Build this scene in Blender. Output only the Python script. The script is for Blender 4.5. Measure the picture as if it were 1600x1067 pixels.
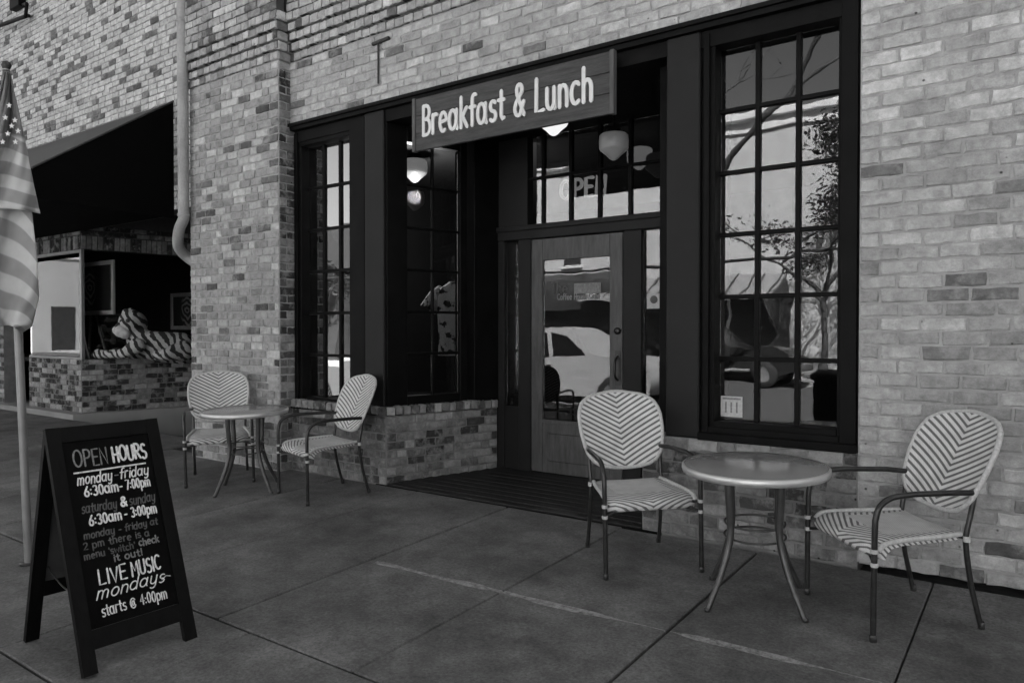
import bpy, bmesh, math, random
from mathutils import Vector, Matrix, noise
R = math.radians
rng = random.Random(7)
scene = bpy.context.scene
for o in list(bpy.data.objects): bpy.data.objects.remove(o)
col = scene.collection

# ------------------------------------------------------------------ camera
CAM = Vector((0, 0, 1.35)); FPX = 1152.0; CX, CY = 800.0, 533.5
PITCH = math.atan(17.5 / FPX); YAW = R(35.7)
cam = bpy.data.cameras.new('camera'); cam.sensor_width = 36; cam.lens = 36 * FPX / 1600
cam.clip_end = 2000; cam.clip_start = .05
co = bpy.data.objects.new('camera', cam); col.objects.link(co)
co.location = CAM; co.rotation_euler = (R(90) - PITCH, 0, YAW)
scene.camera = co
scene.render.resolution_x, scene.render.resolution_y = 1024, 682
# ------------------------------------------------------------------ world, sun, exposure
SUN_EL, SUN_AZ = 46, 28          # sun stands behind the cafe, the facade is in open shade
w = bpy.data.worlds.new('World'); scene.world = w; w.use_nodes = True
nt = w.node_tree; nt.nodes.clear()
sky = nt.nodes.new('ShaderNodeTexSky'); sky.sky_type = 'NISHITA'; sky.sun_disc = False
sky.sun_elevation = R(SUN_EL); sky.sun_rotation = R(SUN_AZ); sky.air_density = 1.0; sky.dust_density = 2.5
sep = nt.nodes.new('ShaderNodeSeparateColor')          # black and white film: red-weighted grey
m1 = nt.nodes.new('ShaderNodeMath'); m1.operation = 'MULTIPLY'; m1.inputs[1].default_value = .65
m2 = nt.nodes.new('ShaderNodeMath'); m2.operation = 'MULTIPLY_ADD'; m2.inputs[1].default_value = .35
bg = nt.nodes.new('ShaderNodeBackground'); bg.inputs[1].default_value = .05
wo = nt.nodes.new('ShaderNodeOutputWorld')
nt.links.new(sky.outputs[0], sep.inputs[0]); nt.links.new(sep.outputs[0], m1.inputs[0])
nt.links.new(sep.outputs[1], m2.inputs[0]); nt.links.new(m1.outputs[0], m2.inputs[2])
nt.links.new(m2.outputs[0], bg.inputs[0]); nt.links.new(bg.outputs[0], wo.inputs[0])
sl = bpy.data.lights.new('sun', 'SUN'); sl.energy = 5.0; sl.angle = R(.5); sl.color = (1, 1, 1)
so = bpy.data.objects.new('sun', sl); col.objects.link(so)
sd = Vector((math.sin(R(SUN_AZ)) * math.cos(R(SUN_EL)), math.cos(R(SUN_AZ)) * math.cos(R(SUN_EL)), math.sin(R(SUN_EL))))
so.rotation_euler = (-sd).to_track_quat('-Z', 'Y').to_euler(); so.location = (0, 10, 30)
vs = scene.view_settings; vs.view_transform = 'Standard'; vs.look = 'None'; vs.gamma = 1; vs.exposure = 3.0
vs.use_curve_mapping = False

# ------------------------------------------------------------------ pixel helpers (directions only; depth from walls and ground)
cp, sp, cyw, syw = math.cos(PITCH), math.sin(PITCH), math.cos(YAW), math.sin(YAW)
def ray(u, v):
    r = (u - CX) / FPX; up = (CY - v) / FPX
    F = cp + up * sp; U = up * cp - sp
    return Vector((cyw * r - syw * F, syw * r + cyw * F, U))
def W(u, v, Y):
    d = ray(u, v); return CAM + d * (Y / d.y)
def WX(u, v, X):
    d = ray(u, v); return CAM + d * (X / d.x)
def WZ(u, v, Z):
    d = ray(u, v); return CAM + d * ((Z - CAM.z) / d.z)
YF = 4.563; SLOPE = .03
def gz(y): return -SLOPE * (YF - y)
def G(u, v):
    d = ray(u, v); t = (1.35 + SLOPE * YF) / (-d.z + SLOPE * d.y); return CAM + d * t
def proj(p):
    q = p - CAM; r = cyw * q.x + syw * q.y; F = -syw * q.x + cyw * q.y
    F2 = F * cp - q.z * sp
    if F2 < .1: return None
    return CX + FPX * r / F2, CY - FPX * (q.z * cp + F * sp) / F2, F2
def MIR(u, v, glassY, y):                     # a point on the street at depth y, seen mirrored in a pane at glassY
    p = W(u, v, 2 * glassY - y); p.y = y; return p

# ------------------------------------------------------------------ materials
def newmat(name):
    m = bpy.data.materials.new(name); m.use_nodes = True
    n = m.node_tree.nodes; b = n['Principled BSDF']; return m, n, m.node_tree.links, b
def grey(name, v, rough=.7, var=.15, scale=8, bump=.0, bscale=40, metal=0, spec=.5, var2=0, scale2=60, stretch=None, emit=0):
    m, n, l, b = newmat(name)
    tc = n.new('ShaderNodeTexCoord'); src = tc.outputs['Object']
    if stretch:
        mp = n.new('ShaderNodeMapping'); mp.inputs['Scale'].default_value = stretch
        l.new(src, mp.inputs[0]); src = mp.outputs[0]
    t = n.new('ShaderNodeTexNoise'); t.inputs['Scale'].default_value = scale; t.inputs['Detail'].default_value = 6
    l.new(src, t.inputs['Vector'])
    mr = n.new('ShaderNodeMapRange'); mr.inputs[1].default_value = .3; mr.inputs[2].default_value = .7
    mr.inputs[3].default_value = v * (1 - var); mr.inputs[4].default_value = v * (1 + var)
    l.new(t.outputs['Fac'], mr.inputs[0]); out = mr.outputs[0]
    if var2:
        t2 = n.new('ShaderNodeTexNoise'); t2.inputs['Scale'].default_value = scale2; t2.inputs['Detail'].default_value = 3
        l.new(src, t2.inputs['Vector'])
        mr2 = n.new('ShaderNodeMapRange'); mr2.inputs[1].default_value = .3; mr2.inputs[2].default_value = .7
        mr2.inputs[3].default_value = 1 - var2; mr2.inputs[4].default_value = 1 + var2
        l.new(t2.outputs['Fac'], mr2.inputs[0])
        mm = n.new('ShaderNodeMath'); mm.operation = 'MULTIPLY'
        l.new(out, mm.inputs[0]); l.new(mr2.outputs[0], mm.inputs[1]); out = mm.outputs[0]
    cc = n.new('ShaderNodeCombineColor')
    for i in range(3): l.new(out, cc.inputs[i])
    l.new(cc.outputs[0], b.inputs['Base Color'])
    b.inputs['Roughness'].default_value = rough; b.inputs['Metallic'].default_value = metal
    b.inputs['Specular IOR Level'].default_value = spec
    if emit:
        l.new(cc.outputs[0], b.inputs['Emission Color']); b.inputs['Emission Strength'].default_value = emit
    if bump:
        t3 = n.new('ShaderNodeTexNoise'); t3.inputs['Scale'].default_value = bscale; t3.inputs['Detail'].default_value = 5
        l.new(src, t3.inputs['Vector'])
        bp = n.new('ShaderNodeBump'); bp.inputs['Strength'].default_value = bump; bp.inputs['Distance'].default_value = .01
        l.new(t3.outputs['Fac'], bp.inputs['Height']); l.new(bp.outputs[0], b.inputs['Normal'])
    return m
def math_(n, l, op, a, b_=None, c_=None):
    x = n.new('ShaderNodeMath'); x.operation = op
    for i, s in enumerate((a, b_, c_)):
        if s is None: continue
        if isinstance(s, (int, float)): x.inputs[i].default_value = s
        else: l.new(s, x.inputs[i])
    return x.outputs[0]
def noise_(n, l, src, scale, detail=4, rough=.5):
    t = n.new('ShaderNodeTexNoise'); t.inputs['Scale'].default_value = scale; t.inputs['Detail'].default_value = detail
    t.inputs['Roughness'].default_value = rough; l.new(src, t.inputs['Vector']); return t.outputs['Fac']
def mapr(n, l, src, a, b_, c_, d_):
    x = n.new('ShaderNodeMapRange')
    for i, v in enumerate((a, b_, c_, d_)): x.inputs[i + 1].default_value = v
    l.new(src, x.inputs[0]); return x.outputs[0]
def greycol(n, l, s):
    cc = n.new('ShaderNodeCombineColor')
    for i in range(3): l.new(s, cc.inputs[i])
    return cc.outputs[0]

def brick_mat(name, attr):
    m, n, l, b = newmat(name)
    geo = n.new('ShaderNodeNewGeometry'); pos = geo.outputs['Position']
    if attr:
        at = n.new('ShaderNodeAttribute'); at.attribute_name = 'tone'; tone = at.outputs['Fac']
    else:
        oi = n.new('ShaderNodeObjectInfo'); sc = n.new('ShaderNodeSeparateColor'); l.new(oi.outputs['Color'], sc.inputs[0]); tone = sc.outputs[0]
    a = mapr(n, l, noise_(n, l, pos, 17, 7, .66), .3, .7, .62, 1.3)
    f = mapr(n, l, noise_(n, l, pos, 130, 4, .6), .3, .7, .88, 1.1)
    v = math_(n, l, 'MULTIPLY', math_(n, l, 'MULTIPLY', tone, a), f)
    # old mortar wash smeared over part of the faces
    wash = mapr(n, l, noise_(n, l, pos, 9, 7, .66), .50, .66, 0, .6)
    mx = n.new('ShaderNodeMix'); mx.inputs[3].default_value = 0
    l.new(wash, mx.inputs[0]); l.new(v, mx.inputs[2]); mx.inputs[3].default_value = .34
    v = mx.outputs[0]
    # pits and chips
    vo = n.new('ShaderNodeTexVoronoi'); vo.inputs['Scale'].default_value = 11; l.new(pos, vo.inputs['Vector'])
    pit = mapr(n, l, math_(n, l, 'ADD', vo.outputs['Distance'], mapr(n, l, noise_(n, l, pos, 4, 2), .44, .62, 0, .25)), .05, .1, .15, 1)
    v = math_(n, l, 'MULTIPLY', v, pit)
    l.new(greycol(n, l, v), b.inputs['Base Color']); b.inputs['Roughness'].default_value = .9; b.inputs['Specular IOR Level'].default_value = .2
    bp = n.new('ShaderNodeBump'); bp.inputs['Strength'].default_value = .55; bp.inputs['Distance'].default_value = .008
    hh = math_(n, l, 'ADD', noise_(n, l, pos, 55, 6, .65), math_(n, l, 'MULTIPLY', pit, .5))
    l.new(hh, bp.inputs['Height']); l.new(bp.outputs[0], b.inputs['Normal'])
    return m
def mortar_mat(name, v):
    m, n, l, b = newmat(name)
    geo = n.new('ShaderNodeNewGeometry'); pos = geo.outputs['Position']
    a = mapr(n, l, noise_(n, l, pos, 6, 7, .65), .3, .7, v * .75, v * 1.2)
    l.new(greycol(n, l, a), b.inputs['Base Color']); b.inputs['Roughness'].default_value = .95; b.inputs['Specular IOR Level'].default_value = .1
    bp = n.new('ShaderNodeBump'); bp.inputs['Strength'].default_value = .8; bp.inputs['Distance'].default_value = .01
    l.new(noise_(n, l, pos, 45, 6, .7), bp.inputs['Height']); l.new(bp.outputs[0], b.inputs['Normal'])
    return m
def concrete_mat():
    m, n, l, b = newmat('concrete')
    geo = n.new('ShaderNodeNewGeometry'); pos = geo.outputs['Position']
    oi = n.new('ShaderNodeObjectInfo')
    base = mapr(n, l, noise_(n, l, pos, 1.6, 8, .62), .32, .68, .062, .155)
    fine = mapr(n, l, noise_(n, l, pos, 62, 6, .8), .3, .7, .5, 1.5)
    mid = mapr(n, l, noise_(n, l, pos, 6, 8, .75), .3, .7, .7, 1.3)
    v = math_(n, l, 'MULTIPLY', math_(n, l, 'MULTIPLY', base, fine), mid)
    v = math_(n, l, 'MULTIPLY', v, mapr(n, l, oi.outputs['Random'], 0, 1, .9, 1.1))
    # gum spots
    vo = n.new('ShaderNodeTexVoronoi'); vo.inputs['Scale'].default_value = 3.2; l.new(pos, vo.inputs['Vector'])
    sc = n.new('ShaderNodeSeparateColor'); l.new(vo.outputs['Color'], sc.inputs[0])
    rad = mapr(n, l, sc.outputs[0], .5, 1, .0, .085)
    spot = math_(n, l, 'LESS_THAN', math_(n, l, 'ADD', vo.outputs['Distance'], math_(n, l, 'MULTIPLY', noise_(n, l, pos, 40, 2), .03)), rad)
    shade = mapr(n, l, sc.outputs[1], .0, 1, .25, 1.6)
    mx = n.new('ShaderNodeMix'); mx.inputs[2].default_value = 1; l.new(math_(n, l, 'MULTIPLY', spot, .7), mx.inputs[0]); l.new(shade, mx.inputs[3])
    v = math_(n, l, 'MULTIPLY', v, mx.outputs[0])
    # worn white paint line
    sx = n.new('ShaderNodeSeparateXYZ'); l.new(pos, sx.inputs[0])
    yy = math_(n, l, 'ADD', sx.outputs[1], math_(n, l, 'MULTIPLY', sx.outputs[0], -.035))
    wob = math_(n, l, 'MULTIPLY', math_(n, l, 'SUBTRACT', noise_(n, l, pos, 3, 3), .5), .03)
    dist = math_(n, l, 'ABSOLUTE', math_(n, l, 'ADD', math_(n, l, 'SUBTRACT', yy, 3.225), wob))
    wide = mapr(n, l, noise_(n, l, pos, 2.1, 2), .42, .66, .003, .032)
    line = math_(n, l, 'LESS_THAN', dist, wide)
    inx = math_(n, l, 'MULTIPLY', math_(n, l, 'GREATER_THAN', sx.outputs[0], -3.25), math_(n, l, 'LESS_THAN', sx.outputs[0], -.5))
    wear = mapr(n, l, noise_(n, l, pos, 26, 6, .75), .36, .6, 0, .65)
    mk = math_(n, l, 'MULTIPLY', math_(n, l, 'MULTIPLY', line, inx), wear)
    mx2 = n.new('ShaderNodeMix'); l.new(mk, mx2.inputs[0]); l.new(v, mx2.inputs[2]); mx2.inputs[3].default_value = .42
    l.new(greycol(n, l, mx2.outputs[0]), b.inputs['Base Color']); b.inputs['Roughness'].default_value = .82; b.inputs['Specular IOR Level'].default_value = .3
    bp = n.new('ShaderNodeBump'); bp.inputs['Strength'].default_value = .35; bp.inputs['Distance'].default_value = .006
    l.new(noise_(n, l, pos, 150, 5, .7), bp.inputs['Height']); l.new(bp.outputs[0], b.inputs['Normal'])
    return m
def glass_mat(name, refl, tint, wav=.004):
    m = bpy.data.materials.new(name); m.use_nodes = True; n = m.node_tree.nodes; l = m.node_tree.links; n.clear()
    out = n.new('ShaderNodeOutputMaterial'); tr = n.new('ShaderNodeBsdfTransparent'); tr.inputs[0].default_value = (tint, tint, tint, 1)
    gl = n.new('ShaderNodeBsdfGlossy'); gl.inputs['Roughness'].default_value = .0; gl.inputs[0].default_value = (1, 1, 1, 1)
    fr = n.new('ShaderNodeFresnel'); fr.inputs[0].default_value = 1.5
    fac = math_(n, l, 'MINIMUM', math_(n, l, 'MULTIPLY_ADD', fr.outputs[0], 1.0, refl), 1.0)
    geo = n.new('ShaderNodeNewGeometry')
    bp = n.new('ShaderNodeBump'); bp.inputs['Strength'].default_value = .12; bp.inputs['Distance'].default_value = wav
    l.new(noise_(n, l, geo.outputs['Position'], 5, 1), bp.inputs['Height']); l.new(bp.outputs[0], gl.inputs['Normal'])
    mx = n.new('ShaderNodeMixShader'); l.new(fac, mx.inputs[0]); l.new(tr.outputs[0], mx.inputs[1]); l.new(gl.outputs[0], mx.inputs[2])
    l.new(mx.outputs[0], out.inputs[0]); return m
def weave_mat(name, seat):
    m, n, l, b = newmat(name)
    tc = n.new('ShaderNodeTexCoord'); sx = n.new('ShaderNodeSeparateXYZ'); l.new(tc.outputs['Object'], sx.inputs[0])
    ax = math_(n, l, 'ABSOLUTE', sx.outputs[0])
    if seat:
        s = math_(n, l, 'SUBTRACT', math_(n, l, 'SUBTRACT', math_(n, l, 'MULTIPLY', sx.outputs[2], 1.0), math_(n, l, 'MULTIPLY', sx.outputs[1], 1.0)), math_(n, l, 'MULTIPLY', ax, .55))
    else:
        s = math_(n, l, 'SUBTRACT', sx.outputs[2], math_(n, l, 'MULTIPLY', ax, .55))
    w_ = math_(n, l, 'SINE', math_(n, l, 'MULTIPLY', s, 2 * math.pi / .031))
    stripe = mapr(n, l, w_, -.45, -.05, 0, 1)
    fa = math_(n, l, 'SINE', math_(n, l, 'MULTIPLY', sx.outputs[0], 620))
    fb = math_(n, l, 'SINE', math_(n, l, 'MULTIPLY', math_(n, l, 'ADD', sx.outputs[2], sx.outputs[1]), 620))
    chk = math_(n, l, 'MULTIPLY', fa, fb)
    if seat:                                             # plain tight weave in the middle, herringbone at the front and sides
        mid = math_(n, l, 'MULTIPLY', math_(n, l, 'LESS_THAN', ax, .165), math_(n, l, 'LESS_THAN', sx.outputs[1], .13))
        plain = mapr(n, l, chk, -1, 1, .62, .95)
        mx = n.new('ShaderNodeMix'); l.new(mid, mx.inputs[0]); l.new(stripe, mx.inputs[2]); l.new(plain, mx.inputs[3]); stripe = mx.outputs[0]
    v = mapr(n, l, stripe, 0, 1, .13, .60)
    v = math_(n, l, 'MULTIPLY', v, mapr(n, l, chk, -1, 1, .9, 1.06))
    v = math_(n, l, 'MULTIPLY', v, mapr(n, l, noise_(n, l, tc.outputs['Object'], 14, 5), .3, .7, .88, 1.1))
    l.new(greycol(n, l, v), b.inputs['Base Color']); b.inputs['Roughness'].default_value = .5; b.inputs['Specular IOR Level'].default_value = .35
    bp = n.new('ShaderNodeBump'); bp.inputs['Strength'].default_value = .6; bp.inputs['Distance'].default_value = .004
    l.new(math_(n, l, 'ADD', stripe, math_(n, l, 'MULTIPLY', chk, .25)), bp.inputs['Height']); l.new(bp.outputs[0], b.inputs['Normal'])
    return m
def tiger_mat():
    m, n, l, b = newmat('tiger_fur')
    tc = n.new('ShaderNodeTexCoord'); p = tc.outputs['Object']
    wv = n.new('ShaderNodeTexWave'); wv.wave_type = 'BANDS'; wv.bands_direction = 'DIAGONAL'; wv.inputs['Scale'].default_value = 3.6
    wv.inputs['Distortion'].default_value = 5; wv.inputs['Detail'].default_value = 2; wv.inputs['Detail Scale'].default_value = 1.4
    l.new(p, wv.inputs['Vector'])
    v = mapr(n, l, wv.outputs['Fac'], .36, .5, .02, .36)
    v = math_(n, l, 'MULTIPLY', v, mapr(n, l, noise_(n, l, p, 60, 3), .3, .7, .8, 1.15))
    l.new(greycol(n, l, v), b.inputs['Base Color']); b.inputs['Roughness'].default_value = .95; return m
def pattern_mat(name, lo, hi, scale):
    m, n, l, b = newmat(name)
    tc = n.new('ShaderNodeTexCoord'); p = tc.outputs['Object']
    v = mapr(n, l, noise_(n, l, p, scale, 3, .55), .40, .45, lo, hi)
    l.new(greycol(n, l, v), b.inputs['Base Color']); b.inputs['Roughness'].default_value = .8; return m
def art_mat():
    m, n, l, b = newmat('art_print')
    tc = n.new('ShaderNodeTexCoord'); p = tc.outputs['Object']
    wv = n.new('ShaderNodeTexWave'); wv.wave_type = 'RINGS'; wv.rings_direction = 'Y'; wv.inputs['Scale'].default_value = 3.2; wv.inputs['Distortion'].default_value = 9
    wv.inputs['Detail'].default_value = 2; wv.inputs['Detail Scale'].default_value = 1.2; l.new(p, wv.inputs['Vector'])
    le = n.new('ShaderNodeVectorMath'); le.operation = 'LENGTH'
    mp = n.new('ShaderNodeMapping'); mp.inputs['Scale'].default_value = (3.6, 1, 2.3); l.new(p, mp.inputs[0]); l.new(mp.outputs[0], le.inputs[0])
    msk = mapr(n, l, le.outputs['Value'], .55, .85, 1, 0)
    v = math_(n, l, 'MULTIPLY_ADD', math_(n, l, 'MULTIPLY', mapr(n, l, wv.outputs['Fac'], .5, .8, 0, 1), msk), .4, .02)
    l.new(greycol(n, l, v), b.inputs['Base Color']); b.inputs['Roughness'].default_value = .4; return m
def flag_mat():
    m, n, l, b = newmat('flag_cloth')
    at = n.new('ShaderNodeAttribute'); at.attribute_name = 'stripe'
    at2 = n.new('ShaderNodeAttribute'); at2.attribute_name = 'canton'
    s = mapr(n, l, math_(n, l, 'SINE', math_(n, l, 'MULTIPLY', at.outputs['Fac'], math.pi)), -.15, .15, .19, .36)
    geo = n.new('ShaderNodeTexCoord')
    mx = n.new('ShaderNodeMix'); l.new(at2.outputs['Fac'], mx.inputs[0]); l.new(s, mx.inputs[2]); mx.inputs[3].default_value = .085
    v = math_(n, l, 'MULTIPLY', mx.outputs[0], mapr(n, l, noise_(n, l, geo.outputs['Object'], 9, 4), .3, .7, .88, 1.1))
    l.new(greycol(n, l, v), b.inputs['Base Color']); b.inputs['Roughness'].default_value = .8
    try: b.inputs['Sheen Weight'].default_value = .2
    except Exception: pass
    return m

M = dict(
    brick=brick_mat('brick_single', False), brickj=brick_mat('brick_joined', True),
    mortar=mortar_mat('mortar', .33), mortard=mortar_mat('mortar_weathered', .19),
    concrete=concrete_mat(), joint=grey('joint_dirt', .035, .95, .4, 20),
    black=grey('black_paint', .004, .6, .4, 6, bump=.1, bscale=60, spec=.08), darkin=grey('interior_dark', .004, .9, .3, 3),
    beam=grey('steel_lintel', .005, .6, .4, 5, bump=.2, bscale=40, spec=.1),
    column=grey('charcoal_paint', .013, .5, .15, 3, bump=.08, bscale=50, spec=.15),
    frame=grey('dark_frame_paint', .005, .5, .3, 5, bump=.06, bscale=60, spec=.07),
    wood=grey('stained_wood', .045, .5, .45, 5, bump=.25, bscale=30, stretch=(6, 6, .8), var2=.2, scale2=30),
    woodh=grey('sign_wood', .042, .7, .5, 4, bump=.35, bscale=25, stretch=(1.0, 8, 9), var2=.25, scale2=22),
    signedge=grey('sign_batten', .07, .7, .3, 6, stretch=(6, 6, 1)),
    plank=grey('entry_plank', .008, .6, .5, 4, bump=.3, bscale=25, stretch=(.8, 9, 9)),
    letter=grey('cream_lettering', .62, .6, .08, 12), chalk=grey('chalk_white', .62, .9, .25, 60, var2=.25, scale2=200),
    chalk2=grey('chalk_grey', .17, .9, .3, 60, var2=.3, scale2=200), chalk3=grey('chalk_faint', .075, .9, .35, 60, var2=.3, scale2=200),
    rearboard=grey('rear_panel', .05, .8, .15, 5), board=grey('chalkboard', .0025, .8, .5, 5, spec=.08), signblack=grey('black_stained_wood', .004, .55, .35, 6, bump=.15, bscale=30, stretch=(8, 8, 1), spec=.1),
    tube=grey('dark_tube_metal', .03, .32, .35, 18, metal=.4, var2=.2, scale2=50), wrap=grey('wrap_binding', .42, .6, .2, 80),
    weaveb=weave_mat('weave_back', False), weaves=weave_mat('weave_seat', True),
    ttop=grey('table_top', .25, .16, .08, 6, var2=.06, scale2=140, spec=.8), trim=grey('table_rim_metal', .5, .35, .08, 10, metal=.55),
    tleg=grey('table_leg_metal', .06, .34, .3, 14, metal=.4),
    pipe=grey('downspout_paint', .27, .55, .18, 4, var2=.08, scale2=40), bracket=grey('rusty_iron', .035, .8, .4, 30),
    awning=grey('black_canvas', .003, .9, .2, 12, bump=.05, bscale=200, spec=.05), awntop=grey('black_canvas_top', .03, .6, .2, 3),
    pole=grey('pole_metal', .2, .4, .15, 8, metal=.3), poletop=grey('pole_sleeve', .02, .6, .3, 10), flag=flag_mat(), star=grey('flag_star', .6, .8, .05, 5),
    white=grey('white_card', .55, .8, .05, 4), whiter=grey('white_enamel', .7, .3, .04, 4), paper=grey('notice_paper', .42, .8, .15, 60),
    ink=grey('ink', .1, .8, .2, 5), tiger=tiger_mat(), furpale=grey('pale_fur', .4, .95, .2, 20), nose=grey('dark_nose', .03, .4, .2, 9), art=art_mat(), matte=grey('picture_frame', .33, .6, .1, 5),
    shirt=pattern_mat('patterned_shirt', .04, .75, 13), glass=glass_mat('window_glass', .03, .6), glassl=glass_mat('left_window_glass', .34, .6), glassd=glass_mat('door_glass', .02, .6), glassn=glass_mat('display_glass', .0, .92, .001),
    globe=grey('opal_glass', .55, .25, .03, 3), brass=grey('door_brass', .03, .35, .2, 8, metal=.5),
    asphalt=grey('asphalt', .06, .9, .2, 3, bump=.3, bscale=90), farconc=grey('far_concrete', .26, .9, .1, 3), ground=grey('ground', .08, .95, .2, .5),
    farwall=grey('pale_plaster', .42, .9, .09, 2.5, bump=.1, bscale=12), farwhite=grey('far_white_wall', .34, .9, .06, .8), cornice=grey('cornice_stone', .6, .8, .06, 3), fardark=grey('far_storefront', .03, .4, .3, 3),
    seam=grey('seamed_metal_roof', .22, .45, .1, 3), leaf=grey('leaf', .06, .7, .4, 4), bark=grey('bark', .05, .9, .3, 9), house=grey('dark_siding', .02, .9, .2, 4),
    carw=grey('white_car_paint', .30, .25, .02, 3), card=grey('dark_car_paint', .02, .2, .05, 3), tyre=grey('tyre_rubber', .015, .8, .1, 9), rim=grey('alloy_rim', .35, .35, .1, 6, metal=.6),
    carglass=grey('car_glass', .01, .06, .05, 3), lamp=grey('lamp_lens', .45, .2, .05, 4), cable=grey('cable_black', .01, .6, .1, 5),
)
def emis(name, v, strength):
    m, n, l, b = newmat(name); b.inputs['Base Color'].default_value = (v, v, v, 1); b.inputs['Roughness'].default_value = .3
    tc = n.new('ShaderNodeTexCoord'); e = mapr(n, l, noise_(n, l, tc.outputs['Object'], 6, 2), .3, .7, .9, 1.05)
    l.new(greycol(n, l, e), b.inputs['Emission Color']); b.inputs['Emission Strength'].default_value = strength; return m
M['globe_lit'] = emis('lit_opal_glass', .7, .11); M['globe_glow'] = emis('unlit_opal_glass_glow', .3, .004); M['neon'] = emis('neon_tube', .3, .05); M['globe_in'] = emis('inside_opal_glass', .06, .05)

# ------------------------------------------------------------------ mesh helpers
class MB:
    def __init__(s): s.v = []; s.f = []; s.sm = []
    def add(s, vs, fs, smooth=False):
        k = len(s.v); s.v += [tuple(x) for x in vs]
        for f in fs: s.f.append(tuple(i + k for i in f)); s.sm.append(smooth)
        return s
    def box(s, x0, x1, y0, y1, z0, z1, c=0):
        if c <= 0:
            vs = [(x, y, z) for z in (z0, z1) for y in (y0, y1) for x in (x0, x1)]
            return s.add(vs, [(0, 2, 3, 1), (4, 5, 7, 6), (0, 1, 5, 4), (2, 6, 7, 3), (0, 4, 6, 2), (1, 3, 7, 5)])
        bm = bmesh.new(); bmesh.ops.create_cube(bm, size=1)
        for v in bm.verts: v.co = Vector(((x0 + x1) / 2 + v.co.x * (x1 - x0), (y0 + y1) / 2 + v.co.y * (y1 - y0), (z0 + z1) / 2 + v.co.z * (z1 - z0)))
        bmesh.ops.bevel(bm, geom=bm.edges[:], offset=c, segments=1, affect='EDGES', profile=.5)
        bm.verts.index_update(); s.add([v.co[:] for v in bm.verts], [[v.index for v in f.verts] for f in bm.faces]); bm.free(); return s
    def obox(s, c, ax, ay, az):                   # oriented box, half axes
        c, ax, ay, az = map(Vector, (c, ax, ay, az)); vs = []
        for k in (-1, 1):
            for j in (-1, 1):
                for i in (-1, 1): vs.append(c + ax * i + ay * j + az * k)
        return s.add(vs, [(0, 2, 3, 1), (4, 5, 7, 6), (0, 1, 5, 4), (2, 6, 7, 3), (0, 4, 6, 2), (1, 3, 7, 5)])
    def bar(s, a, b, w, d, up=(0, 0, 1)):
        a, b = Vector(a), Vector(b); t = (b - a); L = t.length; t /= L
        x = t.cross(Vector(up)); x = x.normalized() if x.length > 1e-6 else Vector((1, 0, 0)); y = x.cross(t)
        return s.obox((a + b) / 2, x * w / 2, y * d / 2, t * L / 2)
    def tube(s, pts, r, n=8, cap=True, closed=False):
        pts = [Vector(p) for p in pts]; k = len(pts)
        rr = r if isinstance(r, (list, tuple)) else [r] * k
        rings = []; prev = None
        for i, p in enumerate(pts):
            a = pts[(i - 1) % k] if (i or closed) else p; b = pts[(i + 1) % k] if (i < k - 1 or closed) else p
            t = (b - a).normalized()
            if prev is None:
                x = t.cross(Vector((0, 0, 1)));
                if x.length < .1: x = t.cross(Vector((1, 0, 0)))
                x.normalize()
            else:
                x = prev - t * prev.dot(t)
                x = x.normalized() if x.length > 1e-5 else prev
            prev = x; y = t.cross(x)
            rings.append([p + (x * math.cos(2 * math.pi * j / n) + y * math.sin(2 * math.pi * j / n)) * rr[i] for j in range(n)])
        fs = []; m = k if closed else k - 1
        for i in range(m):
            for j in range(n):
                i2 = (i + 1) % k; fs.append((i * n + j, i * n + (j + 1) % n, i2 * n + (j + 1) % n, i2 * n + j))
        s.add([v for r_ in rings for v in r_], fs, True)
        if cap and not closed:
            s.add(rings[0], [tuple(range(n))[::-1]]); s.add(rings[-1], [tuple(range(n))])
        return s
    def lathe(s, prof, c=(0, 0, 0), n=24, axis='z'):
        vs = []; fs = []; k = len(prof)
        for (r, z) in prof:
            for j in range(n):
                a = 2 * math.pi * j / n; p = (r * math.cos(a), r * math.sin(a), z)
                if axis == 'y': p = (p[0], p[2], p[1])
                vs.append((p[0] + c[0], p[1] + c[1], p[2] + c[2]))
        for i in range(k - 1):
            for j in range(n): fs.append((i * n + j, i * n + (j + 1) % n, (i + 1) * n + (j + 1) % n, (i + 1) * n + j))
        s.add(vs, fs, True)
        return s
    def prism(s, poly, ext):                      # planar polygon (3d points) extruded by a vector
        n = len(poly); a = [Vector(p) for p in poly]; b = [p + Vector(ext) for p in a]
        return s.add(a + b, [tuple(range(n))[::-1], tuple(range(n, 2 * n))] + [(i, (i + 1) % n, n + (i + 1) % n, n + i) for i in range(n)])
    def mesh(s, name):
        me = bpy.data.meshes.new(name); me.from_pydata(s.v, [], s.f)
        me.polygons.foreach_set('use_smooth', s.sm); me.update(); return me
def fixn(me):
    bm = bmesh.new(); bm.from_mesh(me); bmesh.ops.recalc_face_normals(bm, faces=bm.faces[:]); bm.to_mesh(me); bm.free()
def obj(name, mb, mat, parent=None, fix=True):
    me = mb.mesh(name) if isinstance(mb, MB) else mb
    if fix and isinstance(mb, MB): fixn(me)
    if mat and not me.materials: me.materials.append(M[mat] if isinstance(mat, str) else mat)
    o = bpy.data.objects.new(name, me); col.objects.link(o)
    if parent: o.parent = parent
    return o
def tag(o, label=None, cat=None, group=None, kind=None):
    if label: o['label'] = label
    if cat: o['category'] = cat
    if group: o['group'] = group
    if kind: o['kind'] = kind
    return o
def thing(name, label, cat, loc=(0, 0, 0), rz=0, group=None):
    o = bpy.data.objects.new(name, None); o.empty_display_size = .1; col.objects.link(o); o.location = loc; o.rotation_euler = (0, 0, rz)
    return tag(o, label, cat, group)
def struct(name, mb, mat, parent=None):
    o = obj(name, mb, mat, parent)
    if not parent: o['kind'] = 'structure'
    return o
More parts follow.
